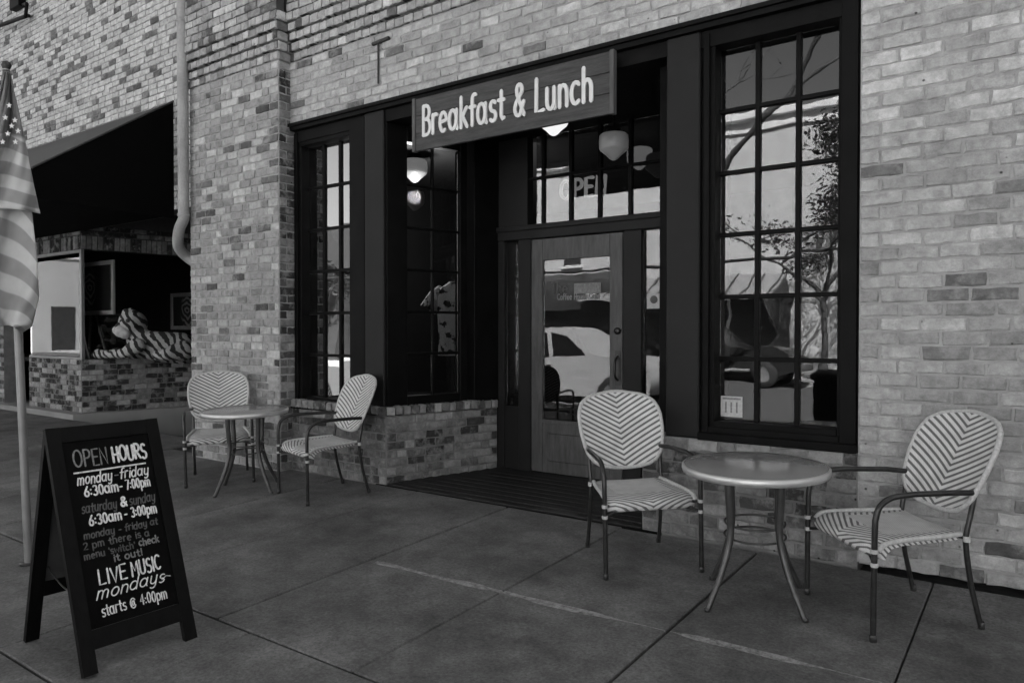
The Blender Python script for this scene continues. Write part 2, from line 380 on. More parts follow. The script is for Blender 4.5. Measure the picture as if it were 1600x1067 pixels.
def spline(pts, n=6):                              # Catmull-Rom
    P = [Vector(p) for p in pts]; P = [P[0] * 2 - P[1]] + P + [P[-1] * 2 - P[-2]]; out = []
    for i in range(1, len(P) - 2):
        for k in range(n):
            t = k / n; a, b, c, d = P[i - 1:i + 3]
            out.append(.5 * ((2 * b) + (c - a) * t + (2 * a - 5 * b + 4 * c - d) * t * t + (3 * b - a - 3 * c + d) * t ** 3))
    out.append(P[-2]); return out

# ------------------------------------------------------------------ single-stroke lettering
def arc(cx, cy, rx, ry, a0, a1, n=12): return [(cx + rx * math.cos(R(a0 + (a1 - a0) * i / n)), cy + ry * math.sin(R(a0 + (a1 - a0) * i / n))) for i in range(n + 1)]
o_ = lambda cx=.25, w=.25: arc(cx, .32, w, .32, 0, 360, 16)
GL = {
 'B': (.62, [[(.06, 0), (.06, 1)], [(.06, 1)] + arc(.28, .77, .22, .23, 90, -90, 8) + [(.06, .54)], [(.06, .54)] + arc(.3, .27, .27, .27, 90, -90, 9) + [(.06, 0)]]),
 'C': (.66, [arc(.36, .5, .32, .5, 50, 310)]), 'H': (.66, [[(.06, 0), (.06, 1)], [(.56, 0), (.56, 1)], [(.06, .5), (.56, .5)]]),
 'L': (.55, [[(.08, 1), (.06, 0), (.5, .02)]]), 'M': (.8, [[(.05, 0), (.1, 1), (.38, .35), (.66, 1), (.72, 0)]]),
 'O': (.74, [arc(.35, .5, .32, .5, 0, 360, 20)]), 'P': (.6, [[(.06, 0), (.06, 1)], [(.06, 1)] + arc(.28, .74, .25, .26, 90, -90, 8) + [(.06, .48)]]),
 'E': (.55, [[(.5, 1), (.06, 1), (.06, 0), (.5, 0)], [(.06, .52), (.42, .52)]]), 'N': (.68, [[(.06, 0), (.06, 1), (.58, 0), (.58, 1)]]),
 'R': (.62, [[(.06, 0), (.06, 1)], [(.06, 1)] + arc(.28, .75, .24, .25, 90, -90, 8) + [(.06, .5)], [(.22, .5), (.56, 0)]]),
 'S': (.56, [arc(.28, .74, .21, .25, 40, 265, 10) + arc(.27, .25, .24, .25, 90, -140, 10)]), 'U': (.66, [[(.06, 1), (.06, .3)] + arc(.31, .27, .25, .27, 180, 360, 8) + [(.56, 1)]]),
 'I': (.2, [[(.1, 0), (.1, 1)]]), 'V': (.6, [[(.04, 1), (.3, 0), (.56, 1)]]), 'T': (.6, [[(.02, 1), (.58, 1)], [(.3, 1), (.3, 0)]]),
 'a': (.66, [o_(), [(.5, .64), (.5, .1), (.56, 0)]]), 'c': (.56, [arc(.29, .32, .25, .32, 50, 310)]), 'd': (.66, [o_(), [(.5, 1), (.5, 0)]]),
 'e': (.62, [[(.06, .32), (.52, .36)] + arc(.29, .32, .24, .32, 10, 300)]), 'f': (.46, [arc(.34, .82, .16, .18, 60, 180, 6) + [(.18, .0)], [(.02, .6), (.38, .6)]]),
 'h': (.6, [[(.06, 1), (.06, 0)], [(.06, .4)] + arc(.27, .4, .21, .24, 180, 0, 8) + [(.48, 0)]]), 'i': (.2, [[(.1, .64), (.1, 0)], [(.1, .86), (.1, .9)]]),
 'k': (.56, [[(.06, 1), (.06, 0)], [(.44, .64), (.08, .28)], [(.18, .36), (.48, 0)]]),
 'm': (.9, [[(.06, .64), (.06, 0)], [(.06, .42)] + arc(.23, .42, .17, .22, 180, 0, 7) + [(.4, 0)], [(.4, .42)] + arc(.58, .42, .18, .22, 180, 0, 7) + [(.76, 0)]]),
 'n': (.6, [[(.06, .64), (.06, 0)], [(.06, .4)] + arc(.27, .4, .21, .24, 180, 0, 8) + [(.48, 0)]]), 'o': (.62, [arc(.29, .32, .25, .32, 0, 360, 16)]),
 'p': (.62, [[(.06, .64), (.06, -.32)], arc(.3, .32, .24, .32, 180, -180, 16)]), 'r': (.44, [[(.06, .64), (.06, 0)], [(.06, .36)] + arc(.26, .4, .2, .24, 180, 60, 6)]),
 's': (.48, [arc(.24, .48, .17, .16, 40, 265, 8) + arc(.23, .16, .19, .16, 90, -140, 8)]), 't': (.44, [[(.2, .9), (.2, .1), (.3, .0), (.38, .04)], [(.02, .62), (.38, .62)]]),
 'u': (.62, [[(.06, .64), (.06, .24)] + arc(.27, .23, .21, .23, 180, 360, 8) + [(.48, .64)], [(.48, .3), (.5, 0)]]), 'w': (.8, [[(.04, .64), (.2, 0), (.38, .5), (.56, 0), (.74, .64)]]),
 'y': (.6, [[(.06, .64), (.06, .26)] + arc(.27, .24, .21, .22, 180, 360, 8), [(.48, .64), (.48, -.1)] + arc(.28, -.12, .2, .2, 0, -140, 7)]),
 '0': (.6, [arc(.28, .45, .22, .45, 0, 360, 18)]), '2': (.56, [arc(.27, .66, .22, .24, 160, -40, 8) + [(.04, 0), (.5, 0)]]),
 '3': (.56, [arc(.25, .68, .2, .22, 140, -80, 9) + arc(.25, .23, .23, .23, 85, -140, 9)]), '4': (.6, [[(.4, 0), (.4, .9), (.04, .3), (.54, .3)]]),
 '6': (.58, [[(.42, .9), (.16, .5), (.06, .28)] + arc(.28, .24, .22, .24, 170, -190, 14)]), '7': (.54, [[(.04, .9), (.48, .9), (.18, 0)]]),
 '&': (.72, [[(.62, 0), (.2, .66)] + arc(.33, .8, .16, .17, 200, -30, 9) + [(.14, .42)] + arc(.28, .22, .22, .22, 140, 300, 8) + [(.6, .42)]]),
 '@': (.86, [arc(.4, .4, .15, .2, 0, 360, 10), [(.55, .58), (.56, .25)] + arc(.4, .4, .36, .42, -30, -320, 16)]), '-': (.46, [[(.08, .34), (.38, .34)]]), ':': (.24, [[(.1, .12), (.1, .16)], [(.1, .5), (.1, .54)]]),
 "'": (.16, [[(.08, .95), (.08, .76)]]), '!': (.2, [[(.1, .95), (.1, .3)], [(.1, .03), (.1, .07)]]), ' ': (.38, []), '.': (.2, [[(.1, .0), (.1, .04)]]),
}
def text_width(s, sp_=.06): return sum(GL[c][0] + sp_ for c in s)
def text_mb(s, frame, size, wid, depth=.004, sx=1.0, slant=0, sp_=.06, x0=0, jit=0, n=6):
    """strokes as thin raised ribbons; frame(x, y, z) maps letter plane (x right, y up, z outward) to space"""
    mb = MB(); x = x0; cnt = 0; rg = random.Random(len(s) * 31 + int(size * 1e4))
    for ch in s:
        adv, strokes = GL[ch]; jy = rg.uniform(-jit, jit)
        for st in strokes:
            P = [((x + (px_ + slant * py_) * sx * size), (py_ + jy) * size) for px_, py_ in st]
            P = [Vector(p) for p in P]; k = len(P)
            off = []
            for i in range(k):
                a = P[max(0, i - 1)]; b = P[min(k - 1, i + 1)]; t = (b - a); t = t.normalized() if t.length > 1e-9 else Vector((0, 1))
                off.append(Vector((-t.y, t.x)) * wid / 2)
            # round ends
            if (P[0] - P[-1]).length > 1e-6:
                t0 = (P[0] - P[1]).normalized() * wid * .45; t1 = (P[-1] - P[-2]).normalized() * wid * .45
                P = [P[0] + t0] + P + [P[-1] + t1]; off = [off[0] * .45] + off + [off[-1] * .45]; k += 2
            vs = []; fs = []; dd = depth * (1 + .12 * (cnt % 7)); cnt += 1
            for i in range(k):
                for sgn in (-1, 1):
                    q = P[i] + off[i] * sgn
                    vs.append(frame(q.x, q.y, dd + depth * .015 * i)); vs.append(frame(q.x, q.y, -depth * .3))
            for i in range(k - 1):
                a = i * 4; b = a + 4
                fs += [(a, a + 2, b + 2, b), (a + 1, b + 1, b + 3, a + 3), (a, b, b + 1, a + 1), (a + 2, a + 3, b + 3, b + 2)]
            fs += [(0, 1, 3, 2), ((k - 1) * 4, (k - 1) * 4 + 2, (k - 1) * 4 + 3, (k - 1) * 4 + 1)]
            mb.add(vs, fs)
        x += (adv + sp_) * size * sx
    return mb

# ------------------------------------------------------------------ bricks
def brick_mesh(seed, ch=.006, L=.2, H=.066, wob=.0052):
    rg = random.Random(seed); out = []
    cx_, cz_ = ch / L, ch / H
    for (x, z) in [(-.5, -.5), (-.17, -.5), (.17, -.5), (.5, -.5), (.5, 0), (.5, .5), (.17, .5), (-.17, .5), (-.5, .5), (-.5, 0)]: out.append((x, z))
    vs = []
    for ring, (k, y) in enumerate(((0, .5), (0, -.5 + .1), (1, -.5))):
        for (x, z) in out:
            wx = rg.uniform(-wob, wob) / L; wz = rg.uniform(-wob, wob) / H
            if ring == 0: wx = wz = 0
            vs.append((x + wx - (cx_ * (1 if x > 0 else -1) if k and abs(x) > .4 else 0), y + (rg.uniform(-.02, .03) if ring == 2 else 0), z + wz - (cz_ * (1 if z > 0 else -1) if k and abs(z) > .4 else 0)))
    fs = []
    for r_ in range(2):
        for j in range(10): fs.append((r_ * 10 + j, r_ * 10 + (j + 1) % 10, (r_ + 1) * 10 + (j + 1) % 10, (r_ + 1) * 10 + j))
    fs.append(tuple(range(20, 30)))
    return vs, fs
STRETCH = [brick_mesh(i) for i in range(10)]; HEADER = [brick_mesh(50 + i, L=.095) for i in range(6)]; SOLD = [brick_mesh(80 + i, L=.066, H=.2) for i in range(5)]
BM = {}
def bm_get(kind, i):
    k = (kind, i)
    if k not in BM:
        vs, fs = {'s': STRETCH, 'h': HEADER, 'v': SOLD}[kind][i]
        me = bpy.data.meshes.new('brick'); me.from_pydata(vs, [], fs); fixn(me); me.materials.append(M['brick']); BM[k] = me
    return BM[k]
class Bricks:
    def __init__(s): s.items = []
    def put(s, parent, c, ang, L, D_, H, tone, kind='s', tilt=0):
        s.items.append((parent, Vector(c), ang, (L, D_, H), tone, kind, rng.randrange({'s': 10, 'h': 6, 'v': 5}[kind]), tilt))
    def wall(s, parent, p0, p1, z0, z1, tones, course=.0775, pitch=.208, joint=.011, proud=.008, depth=.06, skip=None, hdr=.0, corner=True, marg=320, vj=1.0):
        """running bond between plan points p0 -> p1; outward is to the right of the direction p0->p1; mortar face lies on the line, bricks stand proud of it"""
        p0, p1 = Vector(p0), Vector(p1); d = p1 - p0; T = d.length; d = d / T; ang = math.atan2(d.y, d.x); out = Vector((d.y, -d.x))
        n = max(1, round((z1 - z0) / course)); ch = (z1 - z0) / n
        for i in range(n):
            z = z0 + (i + .5) * ch; x = 0; odd = i % 2; first = True
            while x < T - .02:
                L = pitch * rng.uniform(.88, 1.08)
                if rng.random() < hdr: L = pitch * .5
                if first and odd: L = pitch * .5
                first = False
                if T - x - L < pitch * .3: L = T - x
                xc = x + L / 2; x += L
                if skip and skip(xc, z): continue
                pr = proud + rng.uniform(-.004, .004)
                c2 = p0 + d * xc + out * (pr - depth / 2)
                c = Vector((c2.x, c2.y, z + rng.uniform(-.002, .002)))
                pj = proj(c)
                if not pj or pj[0] < -marg or pj[0] > 1600 + marg or pj[1] < -marg or pj[1] > 1067 + marg: continue
                s.put(parent, c, ang, max(.03, L - joint * vj * rng.uniform(.8, 1.3)), depth, ch - joint * rng.uniform(.8, 1.3), tones(c), 's' if L > pitch * .7 else 'h', rng.uniform(-.006, .006))
    def build(s, limit, joined_name, joined_parent):
        sc = []
        for it in s.items:
            c = it[1]; pj = proj(c); L, D_, H = it[3]; d = Vector((math.cos(it[2]), math.sin(it[2]), 0)); a = 0
            if pj and -8 < pj[0] < 1608 and -6 < pj[1] < 1073:
                e0, e1 = proj(c - d * L / 2), proj(c + d * L / 2)
                if e0 and e1: a = abs(e1[0] - e0[0]) * H * FPX / pj[2]
            sc.append(a)
        order = sorted(range(len(s.items)), key=lambda i: -sc[i]); top = set(i for i in order[:limit] if sc[i] > 0)
        V = []; F = []; tone = []
        for i, (parent, c, ang, S, t, kind, vi, tilt) in enumerate(s.items):
            if i in top:
                o = bpy.data.objects.new('brick', bm_get(kind, vi)); col.objects.link(o); o.parent = parent
                o.location = c; o.rotation_euler = (0, tilt, ang); o.scale = S; o.color = (t, t, t, 1)
            else:
                vs, fs = {'s': STRETCH, 'h': HEADER, 'v': SOLD}[kind][vi]; mat_ = Matrix.Translation(c) @ Matrix.Rotation(ang, 4, 'Z') @ Matrix.Rotation(tilt, 4, 'Y') @ Matrix.Diagonal((*S, 1))
                k = len(V); V += [(mat_ @ Vector(v))[:] for v in vs]; F += [tuple(q + k for q in f) for f in fs]; tone += [t] * len(vs)
        me = bpy.data.meshes.new(joined_name); me.from_pydata(V, [], F); fixn(me); at = me.attributes.new('tone', 'FLOAT', 'POINT'); at.data.foreach_set('value', tone)
        me.materials.append(M['brickj']); o = bpy.data.objects.new(joined_name, me); col.objects.link(o); o.parent = joined_parent; o['kind'] = 'stuff'
def tones(mean, sd, pdark=0, dark=.08, plight=0, light=.5, patch=.12):
    def f(c):
        x = rng.random()
        if x < pdark: return dark * rng.uniform(.7, 1.5)
        if x > 1 - plight: return light * rng.uniform(.9, 1.1)
        return max(.05, mean * (1 + patch * noise.noise(c * 1.7)) + rng.gauss(0, sd))
    return f

# ================================================================== SETTING
Z0 = 0.0
struct('ground', MB().box(-400, 400, -400, 400, -.9, -.36), 'ground')
struct('road', MB().box(-120, 120, -14.8, -1.95, -.6, -.33), 'asphalt')
struct('kerb', MB().box(-120, 120, -1.95, -1.80, -.6, -.192, .015), 'farconc')
struct('far_kerb', MB().box(-120, 120, -14.95, -14.8, -.6, -.2, .015), 'farconc')
struct('far_sidewalk', MB().box(-120, 120, -22, -14.95, -.6, -.203), 'farconc')
# sidewalk: a bed with single slabs on it, falling 3 % to the street
def slab_box(x0, x1, y0, y1, top=0, thick=.08, c=.006):
    mb = MB().box(x0, x1, y0, y1, -thick, 0, c); mb.v = [(x, y, z + gz(y) + top) for x, y, z in mb.v]; return mb
sw = struct('sidewalk', slab_box(-40, 12, -1.8, 5.1, -.04, .2, 0), 'joint')
XJ = [-.461 + .9445 * 4, -.461 + .9445 * 3, -.461 + .9445 * 2, -.461 + .9445, -.461, -1.40, -2.33, -3.31, -4.245, -5.19, -6.15, -7.1, -8.05, -9.0, -9.95, -10.9, -12.2, -13.5, -15, -17]
JW = {-1.40: .017, -3.31: .014, -2.33: .008, -.461: .008, -5.19: .008, -4.245: .005}
for a, b in zip(XJ[:-1], XJ[1:]):
    ja, jb = JW.get(a, .007) / 2, JW.get(b, .007) / 2
    y1 = (YF - .045 if a > -1.9 else YF - .014) if a > -7.5 else 5.08
    obj('slab', slab_box(b + jb, a - ja, 2.10, y1, rng.uniform(-.002, .002)), 'concrete', sw)
XS = [3.4, 2.1, .9, -.3, -1.25, -2.14, -3.02, -3.85, -4.8, -5.7, -6.6, -7.6, -8.8, -10, -12, -15]
for a, b in zip(XS[:-1], XS[1:]):
    obj('slab', slab_box(b + .005, a - .005, 1.345, 2.085, rng.uniform(-.003, .003)), 'concrete', sw)
    obj('slab', slab_box(b + .005, a - .005, -1.79, 1.333, rng.uniform(-.003, .003)), 'concrete', sw)

# ================================================================== CAFE BUILDING
cafe = thing('cafe_building', 'pale brick corner cafe with black storefront windows and recessed entry', 'building')
YP = 4.43; XPR = -5.92; XPL = -7.43; ZL = 3.325; XR = -.846
XC1, XC2 = -2.03, -1.80          # right column
XB1, XB2 = -4.905, -4.665        # left column
YD = 5.76                        # door plane
S0 = Vector((-4.63, YF)); S1 = Vector((-4.29, YD - .04))       # splayed side of the entry
wall = obj('wall', MB().box(XR, 9, YF, YF + .28, .028, 7.2).box(XPR - .02, XR, YF, YF + .28, ZL, 7.2)
           .box(XPL, XPR, YP, YF + .28, -.4, 7.2), 'mortar', cafe)
# corbelled band over the storefront and round the pier
ZC0, CS = 3.915, .087
corb = MB()
for k in range(5):
    corb.box(XPR, XR + 5, YF - .022 * (k + 1) + .006, YF, ZC0 + k * CS + .012, ZC0 + (k + 1) * CS)
    corb.box(XPL, XPR + .018 * (k + 1), YP - .018 * (k + 1) + .006, YP, ZC0 + k * CS + .0125, ZC0 + (k + 1) * CS)
corb.box(XPR, XR + 5, YF - .105, YF, ZC0 + 5 * CS, 7.2); corb.box(XPL, XPR + .09, YP - .085, YP, ZC0 + 5 * CS, 7.201)
obj('corbel_course', corb, mortar_mat('mortar_shadow_lines', .07), cafe)  # near-black mortar paints the shadow lines between the corbel courses
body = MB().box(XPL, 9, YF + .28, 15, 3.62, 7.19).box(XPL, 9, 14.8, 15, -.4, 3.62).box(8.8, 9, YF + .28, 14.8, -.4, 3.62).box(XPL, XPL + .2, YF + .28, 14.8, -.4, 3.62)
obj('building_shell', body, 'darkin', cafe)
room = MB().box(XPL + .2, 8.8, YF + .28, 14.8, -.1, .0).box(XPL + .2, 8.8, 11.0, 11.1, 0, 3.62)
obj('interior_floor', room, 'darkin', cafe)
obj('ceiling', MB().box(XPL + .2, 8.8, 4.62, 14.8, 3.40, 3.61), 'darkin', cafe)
bulk2 = obj('bulkhead', MB().box(-2.19, XR, YF, YF + .2, -.4, .648).box(-2.19, -2.0, YF + .2, YD - .04, -.4, .6), 'mortard', cafe)
bulk = obj('bulkhead', MB().box(XPR, S0.x, YF, YF + .2, -.4, .60)
           .prism([(S0.x, YF, -.4), (S1.x, S1.y, -.4), (S1.x - .2, S1.y, -.4), (S0.x - .2, YF + .01, -.4)], (0, 0, 1.0)), 'mortard', cafe)
B = Bricks()
tR = tones(.41, .045, .06, .17, .04, .52, .3); tL = tones(.36, .035, .05, .1, .05, .48, .2); tP = tones(.31, .06, .10, .09, .08, .46, .2); tB = tones(.155, .045, .18, .05, .10, .28, .3)
def grime_shade(c, lo=.2):  # some grime, plus shade towards the ground painted into the brick tones
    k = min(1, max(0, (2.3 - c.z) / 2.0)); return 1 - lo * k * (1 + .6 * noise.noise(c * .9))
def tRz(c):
    return tR(c) * (.86 if rng.random() < .3 else 1) * grime_shade(c, .24)
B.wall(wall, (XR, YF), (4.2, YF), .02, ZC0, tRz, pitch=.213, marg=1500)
B.wall(wall, (XPR, YF), (XR, YF), ZL, ZC0, tL, pitch=.213)
B.wall(wall, (XPL, YP), (XPR, YP), 0, ZC0, lambda c: tP(c) * grime_shade(c, .2), pitch=.2, hdr=.25)
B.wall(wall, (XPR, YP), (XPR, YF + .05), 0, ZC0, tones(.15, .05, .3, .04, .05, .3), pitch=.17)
for k in range(5):
    B.wall(wall, (XPR + .09, YF - .022 * (k + 1)), (XR + 3, YF - .022 * (k + 1)), ZC0 + k * CS, ZC0 + (k + 1) * CS, tL, course=CS, pitch=.108, joint=.019, vj=.3)
    B.wall(wall, (XPL, YP - .018 * (k + 1)), (XPR + .018 * (k + 1), YP - .018 * (k + 1)), ZC0 + k * CS, ZC0 + (k + 1) * CS, tP, course=CS, pitch=.108, joint=.019, vj=.3)
    B.wall(wall, (XPR + .018 * (k + 1), YP - .018 * (k + 1)), (XPR + .018 * (k + 1), YF), ZC0 + k * CS, ZC0 + (k + 1) * CS, tP, course=CS, pitch=.12, joint=.012)
zt = ZC0 + 5 * CS
B.wall(wall, (XPR + .09, YF - .105), (XR + 3, YF - .105), zt, zt + .93, tL, pitch=.208); B.wall(wall, (XPL, YP - .085), (XPR + .09, YP - .085), zt, zt + .93, tP, pitch=.2)
B.wall(bulk2, (-2.19, YF), (XR, YF), 0, .648, tB, pitch=.213, hdr=.12)
B.wall(bulk, (XPR + .02, YF), (S0.x, YF), 0, .60, tB, pitch=.205, hdr=.15)
B.wall(bulk, S0, S1, 0, .60, tB, pitch=.205, hdr=.15)
# brick-on-edge cap on the left bulkhead
def cap(p0, p1, z, outw=.03, n=None):
    p0, p1 = Vector(p0), Vector(p1); d = (p1 - p0); T = d.length; d /= T; o2 = Vector((d.y, -d.x)); n = n or round(T / .083); ang = math.atan2(d.y, d.x)
    for i in range(n):
        x = (i + .5) * T / n; c2 = p0 + d * x + o2 * (outw - .085)
        B.put(bulk, (c2.x, c2.y, z + .04 + rng.uniform(-.004, .004)), ang, T / n - .010, .17, .075, tones(.21, .06, .2, .07, .1, .36)(Vector((x, 0, 0))), 'h', rng.uniform(-.02, .02))
cap((XPR + .02, YF), (S0.x + .01, YF), .605); cap((S0.x, YF - .0), S1, .605)
B.build(300, 'brickwork', cafe)

# steel lintel, fascia, columns
lint = MB().box(XPR, XR, YF - .012, YF + .27, ZL - .055, ZL - .004).box(XPR + .03, XR - .02, YF + .035, YF + .25, ZL - .16, ZL - .056).box(XPR, XR, YF - .035, YF - .013, ZL - .020, ZL + .008)
obj('lintel', lint, 'beam', cafe)
for a, b in ((XC1, XC2), (XB1, XB2)):
    obj('column', MB().box(a, b, YF + .01, YF + .19, .60 if a < -4 else .65, ZL - .057, .008), 'column', cafe)
def pane(mat, parent, x0, x1, y, z0, z1, tilt=.0022, name='pane'):
    me = bpy.data.meshes.new(name); hw, hh = (x1 - x0) / 2, (z1 - z0) / 2
    mb = MB().box(-hw, hw, -.002, .002, -hh, hh); me = mb.mesh(name); me.materials.append(M[mat])
    o = bpy.data.objects.new(name, me); col.objects.link(o); o.parent = parent; o.location = ((x0 + x1) / 2, y, (z0 + z1) / 2)
    o.rotation_euler = (rng.gauss(0, tilt), 0, rng.gauss(0, tilt)); return o
YG = 4.71
def window(x0, x1, z0, z1, gx0, gx1, gz0, gz1, nc, nr, y=YG, gm='glass'):
    fr = MB()
    fr.box(x0, gx0, y - .10, y + .06, z0, z1, .004).box(gx1, x1, y - .10, y + .06, z0, z1, .004)
    fr.box(gx0 - .001, gx1 + .001, y - .10, y + .06, gz1, z1, .004).box(gx0 - .001, gx1 + .001, y - .105, y + .06, z0, gz0, .004)
    fr.box(x0 + .02, gx0 - .03, y - .125, y - .101, z0 + .02, z1 - .02, .003).box(gx1 + .02, x1 - .012, y - .125, y - .101, z0 + .02, z1 - .02, .003).box(gx0 - .029, gx1 + .019, y - .124, y - .101, z0 + .02, gz0 - .035, .003)
    fo = obj('window_frame', fr, 'frame', cafe); fo['label'] = 'black multi-pane storefront window'
    obj('sill', MB().box(x0, x1, y - .165, y - .106, z0 - .005, z0 + .045, .006), 'frame', fo)
    cw, rh = (gx1 - gx0) / nc, (gz1 - gz0) / nr
    for i in range(1, nc): obj('muntin', MB().box(gx0 + i * cw - .016, gx0 + i * cw + .016, y - .022, y + .02, gz0, gz1, .004), 'frame', fo)
    for j in range(1, nr): obj('muntin', MB().box(gx0, gx1, y - .020, y + .018, gz0 + j * rh - .014, gz0 + j * rh + .014, .004), 'frame', fo)
    for i in range(nc):
        for j in range(nr): pane(gm, fo, gx0 + i * cw + .004, gx0 + (i + 1) * cw - .004, y, gz0 + j * rh + .004, gz0 + (j + 1) * rh - .004)
    return fo
g0 = W(1124, 655, YG); g1 = W(1317, 37, YG)
gl0 = g0.x; gl1 = g1.x; zb, zt_ = g0.z, g1.z
wr = window(XC2, XR - .004, .65, ZL - .057, gl0, gl1, zb, zt_, 3, 6)
wl = window(XPR + .004, XB1, .60, ZL - .057, W(484, 400, YG).x, W(484, 400, YG).x + (gl1 - gl0) * .93, zb - .06, zt_ - .04, 3, 6, YG, 'glassl')
# splayed display window on the left of the entry
sd2 = (S1 - S0).normalized(); so2 = Vector((sd2.y, -sd2.x)); sT = (S1 - S0).length; SA = math.atan2(sd2.y, sd2.x)
def sp_local(name, mat, parent, x0, x1, y0, y1, z0, z1, c=.004):
    o = obj(name, MB().box(x0, x1, y0, y1, z0, z1, c), mat, parent); return o
sv = obj('side_window_frame', MB().box(0.03, .235, .03, .12, .64, ZL - .16, .004).box(.80, .88, .03, .12, .64, ZL - .16, .004).box(.94, sT + .04, .0, .16, .64, ZL - .16, .004).box(.2351, .799, .03, .12, .64, .76, .004).box(.2351, .799, .03, .12, ZL - .3, ZL - .16, .004), 'frame', cafe)
sv.location = (S0.x, S0.y, 0); sv.rotation_euler = (0, 0, SA)
zs = [.76 + (ZL - .30 - .76) * j / 6 for j in range(7)]
for j in range(1, 6): sp_local('muntin', 'frame', sv, .236, .799, .055, .095, zs[j] - .012, zs[j] + .012)
sp_local('muntin', 'frame', sv, .51, .53, .057, .093, .76, ZL - .30)
for j in range(6):
    for a, b in ((.238, .508), (.532, .797)): pane('glassd', sv, a, b, .075, zs[j] + .012, zs[j + 1] - .012)
# right side of the entry: panelled black wall
obj('entry_side_wall', MB().box(-2.16, -2.04, YF + .2, YD + .08, .6, ZL - .16).box(-2.185, -2.161, YF + .3, YD - .1, .75, 1.6, .01).box(-2.185, -2.161, YF + .3, YD - .1, 1.7, 3.0, .01), 'black', cafe)
obj('entry_ceiling', MB().box(S0.x - .15, -2.0, YF + .26, YD + .2, ZL - .155, ZL - .06), 'black', cafe)
# entry floor boards
ef = obj('entry_floor', MB().box(-4.75, -2.05, YF - .01, YD + .3, -.1, .002), 'black', cafe)
nb = 9; y0_, y1_ = YF + .09, YD - .02
for i in range(nb):
    ya = y0_ + (y1_ - y0_) * i / nb; yb = y0_ + (y1_ - y0_) * (i + 1) / nb - .006
    xa = S0.x + (S1.x - S0.x) * (ya - YF) / (S1.y - YF) + .03
    obj('floor_plank', MB().box(xa, -2.195, ya, yb, .003, .022 + rng.uniform(-.001, .001), .003), 'plank', ef)
obj('threshold', MB().box(S0.x + .02, -2.195, YF - .008, YF + .083, .003, .016, .004), 'plank', ef)
# door wall
XD0, XD1 = W(832, 600, YD).x, W(974, 600, YD).x
zdt = W(834, 375, YD).z
bar0, bar1 = W(783, 378, YD).z, W(783, 360, YD).z
dw = MB()
xl = S1.x - .1
dw.box(xl, -2.05, YD - .03, YD + .10, bar0, bar1, .006)                         # transom bar
dw.box(xl, -2.05, YD - .05, YD - .031, bar1 - .028, bar1 + .02, .005)
dw.box(W(812, 500, YD).x, XD0 - .006, YD - .025, YD + .08, .02, bar0 - .001, .005)    # left jamb
dw.box(XD1 + .006, W(1004, 500, YD).x, YD - .025, YD + .08, .02, bar0 - .001, .005)   # right jamb
dw.box(xl, W(790, 500, YD).x, YD - .025, YD + .08, .02, bar0 - .001, .005)
dw.box(xl, W(812, 500, YD).x, YD - .01, YD + .06, .02, .62).box(W(1004, 500, YD).x, -2.05, YD - .01, YD + .06, .02, .72)
dw.box(xl, W(826, 300, YD).x, YD - .02, YD + .08, bar1, ZL - .156, .005)
dwo = obj('door_surround', dw, 'column', cafe); dwo['label'] = 'dark painted entry surround'
ztr = ZL - .156
trx = [W(u, 330, YD).x for u in (835, 848, 890, 936, 984)]; trx = [trx[1]] + [trx[1] + (trx[4] - trx[1]) / 3 * k for k in (1, 2, 3, 4)] + [-2.05]
tx0 = W(835, 330, YD).x
hz = W(850, 277, YD).z
for x in trx[:-1]: obj('transom_muntin', MB().box(x - .018, x + .018, YD + .0, YD + .045, bar1, ztr, .004), 'frame', cafe)
obj('transom_muntin', MB().box(xl, -2.05, YD + .002, YD + .043, hz - .014, hz + .014, .004), 'frame', cafe)
xs_ = [tx0] + trx
for a, b in zip(xs_[:-1], xs_[1:]):
    for z_a, z_b in ((bar1, hz), (hz, ztr)): pane('glass', cafe, a + .012, b - .012, YD + .022, z_a + .01, z_b - .01, .004, 'transom_pane')
pane('glassd', cafe, W(1004, 500, YD).x, -2.06, YD + .03, .72, bar0, .003, 'sidelight_pane'); pane('glassd', cafe, W(790, 500, YD).x, W(812, 500, YD).x, YD + .03, .62, bar0, .003, 'sidelight_pane')
obj('sidelight_sticker', MB().box(W(1009, 470, YD).x, W(1031, 470, YD).x, YD + .022, YD + .026, W(1020, 482, YD).z, W(1020, 459, YD).z), 'paper', cafe)
obj('sticker_emblem', MB().lathe([(.001, -.001), (.034, -.001), (.034, .001), (.022, .001), (.022, -.0012)], (W(1020, 468, YD).x, YD + .0205, W(1020, 468, YD).z), 16, 'y'), 'ink', cafe)
# the door
door = obj('door', MB().box(XD0, XD0 + .125, YD - .02, YD + .025, .03, zdt, .004).box(XD1 - .125, XD1, YD - .02, YD + .025, .03, zdt, .004)
    .box(XD0 + .1251, XD1 - .1251, YD - .019, YD + .024, zdt - .20, zdt - .001, .003).box(XD0 + .1251, XD1 - .1251, YD - .019, YD + .024, .03, .49, .003)
    .box(XD0 + .1251, XD1 - .1251, YD - .024, YD - .0191, .485, .525, .003), 'wood', cafe)
door['label'] = 'stained wooden glazed entry door'
obj('kick_panel', MB().box(XD0 + .19, XD1 - .19, YD - .030, YD - .0191, .14, .40, .008), 'wood', door)
dz0, dz1 = .49, zdt - .20
pane('glassd', door, XD0 + .127, XD1 - .127, YD + .004, dz0, dz1, .001)
hx = W(967, 575, YD).x
obj('handle', MB().tube(spline([(hx, YD - .02, W(967, 594, YD).z), (hx, YD - .07, W(967, 588, YD).z), (hx, YD - .08, W(967, 575, YD).z), (hx, YD - .07, W(967, 563, YD).z), (hx, YD - .02, W(967, 557, YD).z)]), .011), 'brass', door)
obj('handle_plate', MB().box(hx - .028, hx + .028, YD - .024, YD - .0202, W(967, 602, YD).z, W(967, 548, YD).z, .002), 'brass', door)
